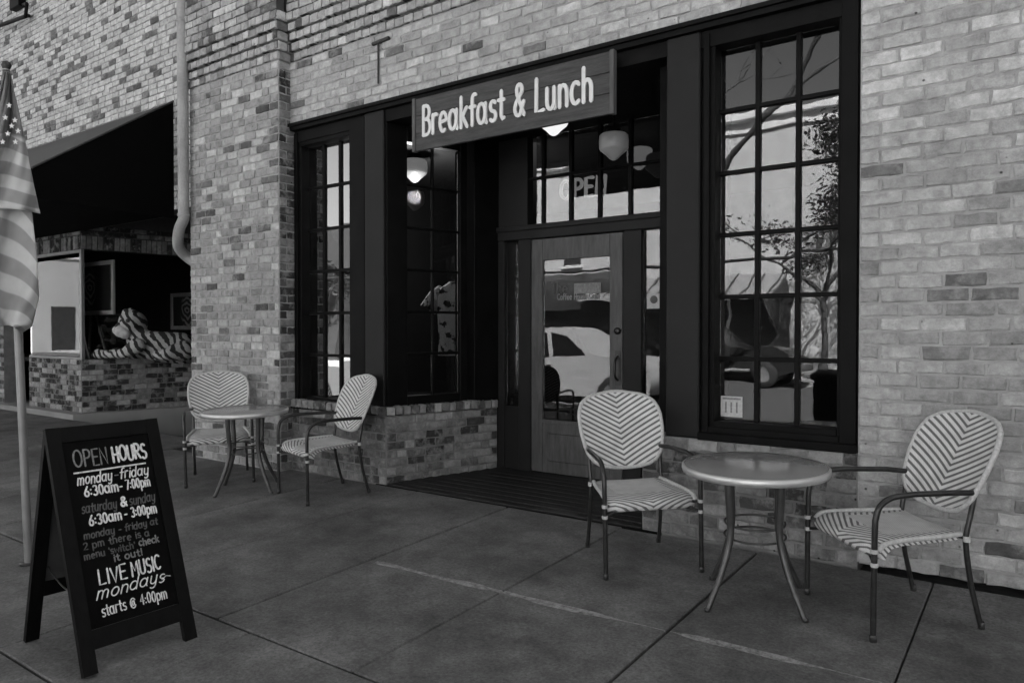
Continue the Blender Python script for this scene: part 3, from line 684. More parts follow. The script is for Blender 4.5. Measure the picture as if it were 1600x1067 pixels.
obj('deadbolt', MB().lathe([(.001, -.03), (.024, -.03), (.03, -.02), (.032, 0)], (hx, YD - .02, W(967, 517, YD).z), 16, 'y'), 'brass', door)
# printed lettering on the door glass
def dframe(x, y, z): return (DX + x, YD - .0005 - z, DZ + y)
bx0, bx1 = W(897, 450, YD).x, W(939, 450, YD).x
DX, DZ = W(862, 458, YD).x, W(862, 459, YD).z
s_ = .105; obj('door_lettering', text_mb('The', dframe, s_, .011, .001, .85), 'chalk3', door)
obj('door_logo', MB().box(bx0, bx1, YD - .0018, YD - .0006, W(918, 458.5, YD).z, W(918, 442, YD).z), 'chalk2', door)
DX, DZ = W(871, 466, YD).x, W(871, 468.5, YD).z
s_ = (W(938, 466, YD).x - DX) / text_width('Coffee House Cafe'); obj('door_lettering', text_mb('Coffee House Cafe', dframe, s_ * 1.25, .010, .001, .8), 'chalk2', door)

# wooden sign board
YS = YF - .075
sx0, sx1 = W(645, 200, YS).x, W(960, 130, YS).x
sz0, sz1 = (W(645, 237, YS).z + W(960, 178, YS).z) / 2, (W(645, 155, YS).z + W(960, 80, YS).z) / 2
sb = thing('hanging_sign', 'weathered wooden Breakfast & Lunch signboard hung over the cafe entry', 'sign', ((sx0 + sx1) / 2, YS, sz0))
hw = (sx1 - sx0) / 2; hh = sz1 - sz0
for i in range(3):
    obj('plank', MB().box(-hw + .03, hw - .03, 0, .03, hh * i / 3 + .0015, hh * (i + 1) / 3 - .0015, .003), 'woodh', sb)
for s in (-1, 1): obj('end_batten', MB().box(s * hw - (.032 if s > 0 else 0), s * hw + (0 if s > 0 else .032), -.012, .034, -.004, hh + .004, .003), 'signedge', sb)
for s in (-.7, .7): obj('bracket', MB().box(s * hw - .02, s * hw + .02, .031, .062, hh - .3, hh + .0, .002), 'beam', sb)
txt = 'Breakfast & Lunch'; tw = (W(931, 130, YS).x - W(661, 200, YS).x); fs_ = .235
sxx = tw / (text_width(txt, .1) * fs_)
tx = W(661, 200, YS).x - (sx0 + sx1) / 2
obj('lettering', text_mb(txt, lambda x, y, z: (tx + x, .0 - z, .115 + y), fs_, .029, .007, sxx, 0, .1), 'letter', sb)

# iron wall tie above the sign
tie = thing('wall_tie', 'thin T-shaped iron wall tie on the brick above the sign', 'iron tie', (0, 0, 0))
yt = YF - .02
a, b = W(591, 66, yt), W(591, 131, yt)
obj('rod', MB().tube([a, b], .009, 6), 'bracket', tie); obj('crossbar', MB().tube([a + Vector((-.07, 0, -.005)), a + Vector((.13, 0, .005))], .016, 6), 'bracket', tie)

# ------------------------------------------------------------------ lamps of the place
def globe(name, label, p, r, mat, ztop):
    t = thing(name, label, 'pendant light', p, 0, 'opal globe pendants')
    prof = [(.001, -1.0), (.14, -.98), (.3, -.88), (.55, -.62), (.92, -.32), (1.0, -.18), (1.02, .3), (.98, .68), (.85, .8), (.5, .84), (.45, .95)]
    obj('globe', MB().lathe([(a * r, b * r) for a, b in prof]), mat, t)
    obj('fitter', MB().lathe([(.46 * r, .8 * r), (.5 * r, .9 * r), (.5 * r, 1.2 * r), (.1 * r, 1.3 * r), (.001, 1.3 * r)]), 'frame', t)
    if ztop - p[2] > 1.3 * r: obj('stem', MB().tube([(0, 0, 1.28 * r), (0, 0, ztop - p[2])], .011, 8), 'frame', t)
    return t
p = W(865, 190, 5.0); globe('pendant_light', 'bright lit opal globe just under the hanging sign', (p.x, p.y, p.z), .115, 'globe_lit', ZL - .155)
p = W(959, 228, 5.35); globe('pendant_light', 'unlit grey opal globe with a faint added glow in front of the transom window', (p.x, p.y, p.z), .118, 'globe_glow', ZL - .155)  # not lit: a faint glow is put into its glass to brighten it
p = W(648, 266, 6.3); globe('pendant_light', 'opal globe seen through the dark side window of the entry', (p.x, p.y, p.z), .145, 'globe_in', 3.40)
il = bpy.data.lights.new('pendant_bulb', 'POINT'); il.energy = 26; il.shadow_soft_size = .08
ilo = bpy.data.objects.new('pendant_bulb', il); col.objects.link(ilo); ilo.parent = [o for o in bpy.data.objects if o.name.startswith('pendant_light')][-1]; ilo.location = (.05, -.05, -.32)
# neon sign behind the transom
YN = YD + .10
a0 = W(876, 318, YN); n_ = thing('neon_sign', 'glowing OPEN sign behind the transom panes', 'neon sign', (a0.x, YN, W(876, 312, YN).z))
hN = W(905, 288, YN).z - W(905, 316, YN).z
obj('tube_letters', text_mb('OPEN', lambda x, y, z: (x, -z, y), hN, .03, .012, (W(952, 300, YN).x - a0.x) / (text_width('OPEN', .12) * hN), 0, .12), 'neon', n_)
obj('back_rail', MB().box(-.02, W(952, 300, YN).x - a0.x, .014, .022, hN * .48, hN * .54), 'frame', n_)
# notice in the right window
q0, q1 = W(1126, 650, YG - .01), W(1160, 620, YG - .01)
nt_ = thing('notice', 'small white paper notice in the corner of the right window', 'notice', (q0.x, YG - .008, q0.z))
obj('paper', MB().box(0, q1.x - q0.x, 0, .001, 0, q1.z - q0.z), 'paper', nt_)
wq = q1.x - q0.x; hq = q1.z - q0.z
pr = MB()
for k in range(3): pr.box(wq * (.2 + .25 * k), wq * (.28 + .25 * k), -.0006, -.0002, hq * .2, hq * .72)
pr.box(wq * .08, wq * .92, -.0006, -.0002, hq * .84, hq * .93); obj('print', pr, 'chalk2', nt_)
# patterned shirt on a stand inside the entry side window
ps = W(713, 500, 5.72)
sh = thing('shirt_display', 'patterned short-sleeved shirt on a slim stand inside the entry side window', 'shirt', (ps.x, ps.y, .0), R(20))
k0 = W(700, 555, 5.72).z; k1 = W(700, 441, 5.72).z
def torso(z0, z1):
    mb = MB(); rings = [(0, .20, .11), (.1, .195, .11), (.35, .185, .105), (.6, .205, .115), (.8, .215, .115), (.9, .185, .095), (.97, .10, .075), (1.0, .07, .065)]
    vs = []; fs = []; n = 20
    for t, a, b in rings:
        for j in range(n): an = 2 * math.pi * j / n; f = 1 + .04 * math.sin(5 * an + 9 * t); vs.append((a * math.cos(an) * f, b * math.sin(an) * f, z0 + (z1 - z0) * t))
    for i in range(len(rings) - 1):
        for j in range(n): fs.append((i * n + j, i * n + (j + 1) % n, (i + 1) * n + (j + 1) % n, (i + 1) * n + j))
    mb.add(vs, fs, True)
    for s in (-1, 1): mb.tube([(s * .14, 0, z1 - .09), (s * .22, 0, z1 - .15), (s * .30, -.02, z1 - .28)], [.075, .085, .09], 12)
    return mb
obj('shirt', torso(k0, k1), 'shirt', sh); obj('stand_pole', MB().tube([(0, 0, .02), (0, 0, k0 + .1)], .014), 'pole', sh); obj('stand_base', MB().lathe([(.001, .03), (.03, .03), (.16, .012), (.16, 0), (.001, 0)]), 'tube', sh)

# ================================================================== NEIGHBOUR BUILDING
YN0 = 5.20
nbh = thing('neighbour_building', 'light and dark speckled brick shop with black awning beside the cafe', 'building')
zc = W(128, 562, 5.24).z; zb_ = W(128, 645, 5.24).z; N0 = W(128, 644, 5.24); zsold0 = W(128, 389, 5.24).z; zsold1 = W(128, 358, 5.24).z
N1 = WZ(285, 634.5, zb_)
d_ = Vector((N1.x - N0.x, N1.y - N0.y)).normalized(); n0 = Vector((N0.x, N0.y)); n1 = n0 + d_ * 2.4
xw0 = W(46, 600, 5.24).x
nwall = obj('wall', MB().box(-34, XPL, YN0, YN0 + .25, 2.9, 7.2).box(-34, xw0 - .9, YN0, YN0 + .25, -.4, 2.9), 'mortard', nbh)
obj('building_shell', MB().box(-34, XPL - .001, YN0 + .25, 15, 3.4, 7.2).box(-34, XPL - .001, 9, 9.2, -.4, 3.4).box(-34, -33.8, YN0 + .25, 9, -.4, 3.4), 'darkin', nbh)
nbk = obj('bulkhead', MB().box(xw0, n0.x, n0.y, n0.y + .2, -.4, zc).prism([(n0.x, n0.y, -.4), (n1.x, n1.y, -.4), (n1.x - .2, n1.y + .1, -.4), (n0.x - .2, n0.y + .15, -.4)], (0, 0, zc + .4)), 'mortard', nbh)
nso = obj('window_head', MB().box(xw0 - .9, n0.x, n0.y, n0.y + .2, zsold0, 3.4).prism([(n0.x, n0.y, zsold0), (n1.x, n1.y, zsold0), (n1.x - .2, n1.y + .1, zsold0), (n0.x - .2, n0.y + .15, zsold0)], (0, 0, 3.4 - zsold0)), mortar_mat('mortar_dark', .05), nbh)
led = MB().prism([(xw0 - 1.2, n0.y - .16, -.4), (n0.x + .08, n0.y - .16, -.4), (n1.x + .14, n1.y - .1, -.4), (n1.x, n1.y + .5, -.4), (xw0 - 1.2, n0.y + .5, -.4)], (0, 0, zb_ + .4 - .005))
obj('ledge', led, 'farconc', nbh)
NB = Bricks()
tN = tones(.45, .035, .17, .11, .08, .5, .12); tNb = tones(.24, .05, .5, .035, .08, .36, .1)
NB.wall(nwall, (-21, YN0), (XPL, YN0), 2.9, 7.1, tN, pitch=.205, marg=120)
NB.wall(nbk, (xw0, n0.y), n0, zb_, zc, tNb, pitch=.2, hdr=.2); NB.wall(nbk, n0, n1, zb_, zc, tNb, pitch=.2, hdr=.2)
NB.wall(nwall, (-21, YN0), (xw0 - .9, YN0), -.05, 2.9, tones(.25, .06, .4, .05), pitch=.2)
def soldiers(p0, p1):
    p0, p1 = Vector(p0), Vector(p1); d = p1 - p0; T = d.length; d /= T; o2 = Vector((d.y, -d.x)); n = round(T / .078); ang = math.atan2(d.y, d.x)
    for i in range(n):
        c2 = p0 + d * (i + .5) * T / n + o2 * (.008 - .03); NB.put(nso, (c2.x, c2.y, zsold0 + .105), ang, .066, .06, .2, .6 * tNb(Vector((i, 0, 0))), 'v', 0)
    NB.wall(nso, p0, p1, zsold0 + .215, zsold0 + .37, lambda c: .5 * tNb(c))
soldiers((xw0 - .3, n0.y), n0); soldiers(n0, n1)
NB.build(300, 'brickwork', nbh)
# slim frame and panes of the display window
nf = obj('window_frame', MB().box(n0.x - .03, n0.x + .02, n0.y - .005, n0.y + .045, zc, zsold0, .004).box(xw0, n0.x - .031, n0.y + .0, n0.y + .04, zsold0 - .045, zsold0 - .001, .004).box(xw0, n0.x - .031, n0.y + .0, n0.y + .04, zc + .001, zc + .035, .004), 'pole', nbh)
pane('glassn', nf, xw0 + .02, n0.x - .04, n0.y + .02, zc + .04, zsold0 - .05, .0)
gp = obj('pane', MB().obox(((n0.x + n1.x) / 2, (n0.y + n1.y) / 2 + .03, (zc + zsold0) / 2), (d_.x * 1.17, d_.y * 1.17, 0), (-d_.y * .003, d_.x * .003, 0), (0, 0, (zsold0 - zc) / 2 - .002)), 'glassn', nf)
# display floor and back
obj('display_floor', MB().box(-17, n0.x - .25, n0.y + .2, 8.9, zc - .08, zc - .02).box(-17, -8.2, 8.2, 8.3, zc, 3.4), 'darkin', nbh)
# awning
Xe = -9.09; ya = YN0 - .012
pt = WX(275, 160, Xe); pf = WX(50, 262, Xe); vb = WX(60, 310, Xe)
aw = thing('awning', 'black canvas shop awning with closed end panel on the neighbouring building', 'awning')
fy = pf.y; fz = pf.z; bz = vb.z; tz = pt.z
obj('top_canvas', MB().prism([(Xe, ya, tz), (Xe, fy, fz), (Xe, fy + .01, fz - .012), (Xe, ya, tz - .014)], (-10, 0, 0)), 'awntop', aw)
obj('front_valance', MB().box(Xe - 10, Xe, fy - .006, fy + .006, bz, fz - .013), 'awning', aw)
obj('end_panel', MB().prism([(Xe + .004, ya, tz - .016), (Xe + .004, fy, fz - .014), (Xe + .004, fy, bz), (Xe + .004, ya, bz - .03)], (-.012, 0, 0)), 'awning', aw)
obj('soffit', MB().box(Xe - 10, Xe - .015, fy + .02, ya, bz + .01, bz + .022), 'awning', aw)
obj('end_frame', MB().tube([(Xe + .01, ya, tz), (Xe + .01, fy, fz)], .014, 6), 'awntop', aw)
obj('frame_bar', MB().tube([(Xe - 10, fy + .04, bz + .05), (Xe - .02, fy + .04, bz + .05)], .018, 6).tube([(Xe - .02, fy + .04, bz + .05), (Xe - .02, ya - .02, bz + .02)], .018, 6), 'frame', aw)
# window box corner seen at the top left
c0 = W(40, 26, YN0); lp = thing('wall_bracket', 'dark metal window guard at the top left of the speckled wall', 'window guard', (0, 0, 0))
obj('bottom_rail', MB().tube([W(40, 26, 5.05), W(-60, 62, 5.05)], .03, 6), 'frame', lp); obj('post', MB().tube([W(40, 26, 5.05), W(42, 6, 5.05)], .026, 6), 'frame', lp)
obj('return_rail', MB().tube([W(40, 26, 5.05), W(45, 25, 5.19)], .028, 6).tube([W(42, 6, 5.05), W(34, 9, 5.19)], .026, 6), 'frame', lp)
obj('box', MB().box(W(22, 0, 5.1).x - .14, W(30, 0, 5.1).x + .02, 5.08, 5.19, W(22, 14, 5.1).z, W(22, 14, 5.1).z + .5, .01), 'frame', lp)

# downspout
dp = thing('downspout', 'pale painted round downspout with offset elbow beside the brick pier', 'downspout')
py_ = 4.34; pX = W(286, 200, py_).x; r_ = .056
zz = [W(286, 342, py_).z, W(280, 356, py_).z, W(273, 372, py_).z, W(275, 388, py_).z]
pth = [(pX, py_, 7.1), (pX, py_, zz[0] + .1), (pX, py_, zz[0]), (W(281, 356, py_).x, py_, zz[1]), (W(275.5, 372, py_).x, py_ + .02, zz[2]), (W(277, 388, py_ + .06).x, py_ + .08, W(277, 388, py_ + .08).z), (W(289, 404, py_ + .16).x, py_ + .2, W(289, 404, py_ + .2).z), (XPL - .06, py_ + .32, W(289, 404, py_ + .2).z - .14), (XPL - .06, py_ + .33, .02)]
obj('pipe', MB().tube(pth[:2] + spline(pth[1:-1], 6)[1:] + pth[-1:], r_, 14), 'pipe', dp)
for z in (zz[0] + .02, 4.6): obj('collar', MB().lathe([(r_ + .001, 0), (r_ + .006, .004), (r_ + .006, .03), (r_ + .001, .034)], (pX, py_, z), 16), 'pipe', dp)

# display: plush tiger, easel with white canvas, framed prints
def skin_obj(name, verts, edges, radii, mat, parent, sub=2, root=0):
    me = bpy.data.meshes.new(name); me.from_pydata(verts, edges, []); o = bpy.data.objects.new(name, me); col.objects.link(o); o.parent = parent
    sm = o.modifiers.new('skin', 'SKIN'); sv_ = me.skin_vertices[0].data if me.skin_vertices else None
    if sv_ is None:
        bpy.context.view_layer.objects.active = o
    sv_ = me.skin_vertices[0].data
    for i, r in enumerate(radii): sv_[i].radius = (r, r) if not isinstance(r, tuple) else r; sv_[i].use_root = (i == root)
    ss = o.modifiers.new('sub', 'SUBSURF'); ss.levels = sub; ss.render_levels = sub; sm.use_smooth_shade = True
    me.materials.append(M[mat]); return o
YT = 5.75
tg0 = W(215, 560, YT)
tgr = thing('plush_tiger', 'large plush tiger lying in the neighbouring shop window', 'toy tiger', (tg0.x, tg0.y, zc - .02))
def TP(u, v, Y): p = W(u, v, Y); return p - Vector(tgr.location)
mb = MB()
def ball(u, v, Y, r): mb.lathe([(r * math.sin(R(t)), -r * math.cos(R(t))) for t in range(0, 181, 20)], TP(u, v, Y), 14)
def chain(*ps):
    for (a, ra), (b, rb) in zip(ps[:-1], ps[1:]):
        for i in range(7): f = i / 6; ball(*[x + (y - x) * f for x, y in zip(a, b)], ra + (rb - ra) * f)
chain(((206, 503, 5.75), .19), ((209, 506, 5.8), .2)); chain(((203, 508, 5.7), .15), ((190, 514, 5.6), .105))          # head, muzzle
chain(((212, 520, 5.8), .15), ((222, 537, 5.85), .21), ((245, 541, 6.0), .23), ((280, 544, 6.3), .25), ((300, 548, 6.5), .2))  # neck, chest, body
chain(((214, 540, 5.65), .12), ((195, 552, 5.5), .075), ((160, 553.5, 5.45), .065), ((154, 553, 5.45), .08))
chain(((226, 543, 5.95), .12), ((212, 553, 5.75), .08), ((186, 554, 5.7), .07))
chain(((285, 548, 6.15), .16), ((262, 553, 5.9), .09), ((246, 555, 5.85), .08)); chain(((300, 553, 6.5), .05), ((330, 556, 6.6), .04))
for (u, v, Y) in ((205, 486.5, 5.86), (197, 488, 5.68)): ball(u, v, Y, .06)
bo = obj('body', mb, 'tiger', tgr, fix=False)
mz = MB()
for (u, v, Y, r) in ((189, 517, 5.57, .10), (183, 516, 5.55, .07), (195, 521, 5.6, .085)): mz.lathe([(r * math.sin(R(t)), -r * math.cos(R(t))) for t in range(0, 181, 20)], TP(u, v, Y), 14)
mo = obj('muzzle', mz, 'furpale', tgr, fix=False); rm = mo.modifiers.new('remesh', 'REMESH'); rm.mode = 'VOXEL'; rm.voxel_size = .02; rm.use_smooth_shade = True
rm = bo.modifiers.new('remesh', 'REMESH'); rm.mode = 'VOXEL'; rm.voxel_size = .022; rm.use_smooth_shade = True
sm_ = bo.modifiers.new('smooth', 'SMOOTH'); sm_.factor = .5; sm_.iterations = 4
for (u, v, Y) in ((199.5, 501, 5.54), (190, 502, 5.58)):
    obj('eye', MB().lathe([(.034 * math.sin(R(t)), .034 * math.cos(R(t))) for t in range(0, 181, 30)], TP(u, v, Y), 8), 'nose', tgr)
obj('nose', MB().lathe([(.035 * math.sin(R(t)), .026 * math.cos(R(t))) for t in range(0, 181, 30)], TP(183, 510, 5.52), 8), 'nose', tgr)
def picture(name, label, u0, v0, u1, v1, Y, fw=.07, cat='picture', yaw=0):
    a, b = W(u0, v1, Y), W(u1, v0, Y); w_, h_ = b.x - a.x, b.z - a.z
    t = thing(name, label, cat, ((a.x + b.x) / 2, Y, (a.z + b.z) / 2), yaw)
    obj('frame', MB().box(-w_ / 2, -w_ / 2 + fw, -.02, .02, -h_ / 2, h_ / 2, .004).box(w_ / 2 - fw, w_ / 2, -.02, .02, -h_ / 2, h_ / 2, .004).box(-w_ / 2 + fw, w_ / 2 - fw, -.019, .019, h_ / 2 - fw, h_ / 2, .004).box(-w_ / 2 + fw, w_ / 2 - fw, -.019, .019, -h_ / 2, -h_ / 2 + fw, .004), 'matte', t)
    obj('print', MB().box(-w_ / 2 + fw, w_ / 2 - fw, -.003, .012, -h_ / 2 + fw, h_ / 2 - fw), 'art', t); return t, w_, h_
t_, w_, h_ = picture('framed_print', 'framed dark animal print with pale border behind the window corner', 106, 406, 178, 493, 6.0)
for s in (-1, 1): obj('easel_leg', MB().bar((s * .1, .05, -h_ / 2), (s * .32, .12, zc - t_.location.z - .01), .03, .03), 'wood', t_)
picture('framed_print', 'small framed print half hidden by the brick pier', 268, 456, 318, 515, 7.6, .07)
a, b = W(60, 521, 5.62), W(127, 400, 5.62); w_, h_ = b.x - a.x, b.z - a.z
ez = thing('easel_canvas', 'white canvas on an easel in the left shop window', 'canvas', ((a.x + b.x) / 2, 5.62, a.z))
obj('canvas', MB().prism([(-w_ / 2, 0, 0), (w_ / 2, .0, 0), (w_ / 2, 0, h_ * .93), (-w_ / 2, 0, h_ * 1.03)], (0, .03, 0)), 'white', ez)
obj('painted_panel', MB().prism([(-w_ * .2, -.004, .02), (w_ * .22, -.004, .02), (w_ * .12, -.004, h_ * .5), (-w_ * .32, -.004, h_ * .53)], (0, .003, 0)), 'column', ez)
obj('painted_stroke', MB().prism([(w_ * .36, -.004, .02), (w_ * .42, -.004, .02), (w_ * .33, -.004, h_ * .53), (w_ * .25, -.004, h_ * .6)], (0, .003, 0)).prism([(w_ * .3, -.004, h_ * .48), (w_ * .48, -.004, h_ * .46), (w_ * .48, -.004, h_ * .58), (w_ * .32, -.004, h_ * .57)], (0, .003, 0)), 'column', ez)
for s in (-.25, .25): obj('easel_leg', MB().bar((s * w_, .05, h_ * .5), (s * w_ * 1.5, .2, zc - a.z - .01), .03, .03), 'wood', ez)

# ================================================================== FURNITURE
def make_chair(name):
    t = thing(name, 'x', 'chair')
    fx, fy_, bx, by = .28, .272, .235, -.272
    for s in (-1, 1):
        # front leg runs up into the arm, one bent tube
        arm = [(s * fx, fy_, 0), (s * fx, fy_ - .004, .30), (s * fx, fy_ - .008, .50)] + spline([(s * fx, fy_ - .010, .54), (s * fx, fy_ - .03, .60), (s * (fx - .003), fy_ - .09, .638), (s * (fx - .006), fy_ - .2, .648)], 5) + [(s * (bx + .02), -.15, .640), (s * (bx - .002), -.262, .628)]
        obj('front_leg_and_arm', MB().tube(arm, .0135, 10), 'tube', t)
        rear = [(s * bx, by - .02, 0)] + spline([(s * (bx - .004), by + .03, .2), (s * (bx - .008), by + .055, .40), (s * (bx - .006), by + .035, .52), (s * (bx - .004), by + .022, .59), (s * (bx - .012), by + .012, .625)], 4)
        obj('rear_leg', MB().tube(rear, .0125, 10), 'tube', t)
        for z in (.405, .345): obj('wrap', MB().tube([(s * fx, fy_ - .006, z - .009), (s * fx, fy_ - .006, z + .009)], .0165, 10), 'wrap', t)
        obj('wrap', MB().tube([(s * (bx - .006), by + .052, .405), (s * (bx - .006), by + .052, .43)], .0155, 10), 'wrap', t)
        obj('brace', MB().tube(spline([(s * fx, fy_ - .006, .345), (s * .18, fy_ - .04, .372), (s * .06, fy_ - .06, .388), (0, fy_ - .066, .372)], 4), .008, 8), 'tube', t)
        obj('foot_cap', MB().lathe([(.001, 0), (.016, 0), (.016, .03), (.0137, .032)], (s * fx, fy_, 0), 10), 'nose', t); obj('foot_cap', MB().lathe([(.001, 0), (.015, 0), (.015, .03), (.0127, .032)], (s * bx, by - .02, 0), 10), 'nose', t)
    for s in (-1, 1):
        obj('seat_binding', MB().tube(spline([(s * .262, .235, .40), (s * .262, .20, .428), (s * .25, .1, .436), (s * .232, -.08, .436), (s * .214, -.2, .437)], 4), .0125, 8), 'wrap', t)
        obj('seat_strut', MB().tube([(s * fx, fy_ - .006, .405), (s * .235, .215, .392)], .009, 8), 'tube', t)
        obj('seat_strut', MB().tube([(s * (bx - .006), by + .052, .42), (s * .19, -.195, .425)], .009, 8), 'tube', t)
    obj('seat_rail', MB().tube([(-.24, .205, .378), (.24, .205, .378)], .009, 8), 'tube', t)
    # woven seat with a rolled front edge
    prof = [(-.205, .422), (-.21, .437), (-.19, .446), (-.1, .441), (.0, .438), (.1, .441), (.17, .443), (.225, .436), (.262, .418), (.275, .392), (.266, .370), (.25, .364), (.243, .388), (.215, .412), (.16, .421), (.0, .418), (-.18, .420)]
    nx = 12; vs = []; fs = []
    for i in range(nx + 1):
        q = -1 + 2 * i / nx
        for (y, z) in prof:
            hwid = .214 + (.262 - .214) * (y + .21) / .48; e = 1 - .35 * max(0, abs(q) - .8) / .2
            cor = max(0, abs(q) - .72) / .28
            vs.append((q * hwid, y - (.05 * cor ** 2 if y > .15 else 0) + (.02 * cor ** 2 if y < -.15 else 0), z - .010 * cor ** 3 - .006 * (1 - q * q) * (1 if z > .42 else 0)))
    k = len(prof)
    for i in range(nx):
        for j in range(k): fs.append((i * k + j, i * k + (j + 1) % k, (i + 1) * k + (j + 1) % k, (i + 1) * k + j))
    mb = MB().add(vs, fs, True); mb.add(vs[:k], [tuple(range(k))]); mb.add(vs[-k:], [tuple(range(k))])
    obj('woven_seat', mb, 'weaves', t)
    # woven back: rounded shield, leaning and slightly hollow
    H = .435; z0 = .515
    def half(tt):
        pts = [(0, .10), (.03, .155), (.09, .20), (.18, .232), (.32, .252), (.5, .265), (.68, .268), (.8, .258), (.88, .238), (.94, .205), (.98, .155), (1.0, .09)]
        for (a, u), (b, v) in zip(pts[:-1], pts[1:]):
            if a <= tt <= b: f = (tt - a) / (b - a); return u + (v - u) * f
        return .09
    ts = [0, .015, .03, .06, .09, .14, .2, .3, .4, .5, .6, .7, .78, .84, .88, .92, .95, .975, .99, 1.0]; nx = 14; vs = []; fs = []
    def bp(q, tt, off): 
        hwid = half(tt); x = q * hwid; y = -.235 - .205 * tt + .045 * (x / .26) ** 2 + off; return (x, y, z0 + H * tt + .010 * (1 - q * q) * max(0, tt - .9) / .1 - .008 * (1 - q * q) * max(0, .1 - tt) / .1)
    for off in (.009, -.009):
        for tt in ts:
            for i in range(nx + 1): vs.append(bp(-1 + 2 * i / nx, tt, off))
    m_ = nx + 1; nT = len(ts); half_n = m_ * nT
    for s_ in (0, half_n):
        for a in range(nT - 1):
            for i in range(nx): q = s_ + a * m_ + i; fs.append((q, q + 1, q + m_ + 1, q + m_))
    mb = MB().add(vs, fs, True)
    obj('woven_back', mb, 'weaveb', t)
    rimp = [bp(-1, tt, 0) for tt in ts] + [bp(-1 + 2 * i / nx, 1, 0) for i in range(1, nx)] + [bp(1, tt, 0) for tt in reversed(ts)] + [bp(1 - 2 * i / nx, 0, 0) for i in range(1, nx)]
    obj('back_rim', MB().tube(rimp, .0125, 8, closed=True), 'wrap', t)
    return t
def copy_tree(o, parent=None):
    c = o.copy(); col.objects.link(c); c.parent = parent
    for ch in [x for x in o.children]: copy_tree(ch, c)
    return c
def place(t, pts_front, pts_back, label, first):
    f = sum(pts_front, Vector()) / 2; b = sum(pts_back, Vector()) / 2; c = (f + b) / 2; d = f - b
    t.location = (c.x, c.y, gz(c.y)); t.rotation_euler = (math.atan(SLOPE) * 1.0, 0, math.atan2(d.y, d.x) - R(90))
    # tilt with the fall of the pavement
    t.rotation_euler = (Matrix.Rotation(math.atan(SLOPE), 3, 'X') @ Matrix.Rotation(math.atan2(d.y, d.x) - R(90), 3, 'Z')).to_euler()
    t['label'] = label; t['group'] = 'woven bistro chairs'
ch = make_chair('bistro_chair')
c2, c3, c4 = copy_tree(ch), copy_tree(ch), copy_tree(ch)
place(ch, [G(1360, 1002), G(1264, 928)], [G(1522, 985), G(1427, 920)], 'herringbone woven armchair at the far right against the plain brick wall', 1)
place(c2, [G(946, 905), G(1097, 893)], [G(921, 856), G(1029, 848)], 'herringbone woven armchair directly in front of the wooden door', 0)
place(c3, [G(480, 792), G(438, 768)], [G(571, 770), G(533, 755)], 'woven armchair beside the low brick bulkhead left of the entry', 0)
bA, bB = G(305, 742), G(386, 735); wv_ = (bB - bA).normalized(); fd = Vector((wv_.y, -wv_.x, 0)) * .545
place(c4, [bA + fd, bB + fd], [bA, bB], 'woven armchair in front of the brick pier, partly behind the small table', 0)
def make_table(name):
    t = thing(name, 'x', 'table'); zt2 = .692
    obj('table_top', MB().lathe([(.001, zt2), (.345, zt2), (.348, zt2 - .001), (.348, zt2 - .034), (.001, zt2 - .034)], n=64), 'ttop', t)
    obj('rim', MB().lathe([(.3485, zt2 - .038), (.357, zt2 - .036), (.361, zt2 - .022), (.36, zt2 - .004), (.354, zt2 + .0015), (.3485, zt2 + .001)], n=64), 'trim', t)
    for i in range(4):
        a = R(90 * i); c_, s_ = math.cos(a), math.sin(a)
        P = spline([(.175, zt2 - .036), (.172, .56), (.165, .46), (.162, .38), (.178, .29), (.225, .17), (.285, .06), (.318, 0)], 4)
        P = [Vector((p.x, p.y, 0)) for p in [Vector((q[0], q[1], 0)) for q in P]]
        obj('leg', MB().tube([(p.x * c_, p.x * s_, p.y) for p in P], [.0215 - .0075 * (j / len(P)) for j in range(len(P))], 10), 'tleg', t)
        obj('foot_glide', MB().lathe([(.001, .0), (.016, 0), (.016, .018), (.001, .02)], (.318 * c_, .318 * s_, 0), 10), 'nose', t)
    for z, r in ((.395, .148), (.33, .150)):
        obj('ring_brace', MB().tube([(r * math.cos(R(j * 10)), r * math.sin(R(j * 10)), z) for j in range(36)], .006, 6, closed=True), 'tleg', t)
    obj('apron', MB().tube([(.165 * math.cos(R(j * 10)), .165 * math.sin(R(j * 10)), zt2 - .04) for j in range(36)], .011, 6, closed=True), 'tleg', t)
    return t
tb = make_table('bistro_table'); tb2 = copy_tree(tb)
for t, c, f, lab in ((tb, Vector((-1.18, 3.775)), G(1103, 955), 'round metal-rimmed bistro table between the two near chairs'), (tb2, Vector((-5.558, 3.82)), G(331, 778), 'round bistro table in front of the brick pier on the left')):
    a = math.atan2(f.y - c.y, f.x - c.x); t.location = (c.x, c.y, gz(c.y)); t['label'] = lab; t['group'] = 'round bistro tables'
    t.rotation_euler = (Matrix.Rotation(math.atan(SLOPE), 3, 'X') @ Matrix.Rotation(a, 3, 'Z')).to_euler()

# ------------------------------------------------------------------ A-frame chalkboard
FL, FR, RL = G(140, 1058), G(298, 997), G(37, 1003)
base = Vector(((FL.x + FR.x) / 2, (FL.y + FR.y) / 2, 0)); ax_ = Vector((FR.x - FL.x, FR.y - FL.y, 0)); wid = ax_.length + .055; ax_.normalize()
af = thing('sandwich_board', 'black wooden sandwich board with chalked opening hours on the sidewalk', 'chalkboard sign', (base.x, base.y, gz(base.y)), math.atan2(ax_.y, ax_.x))
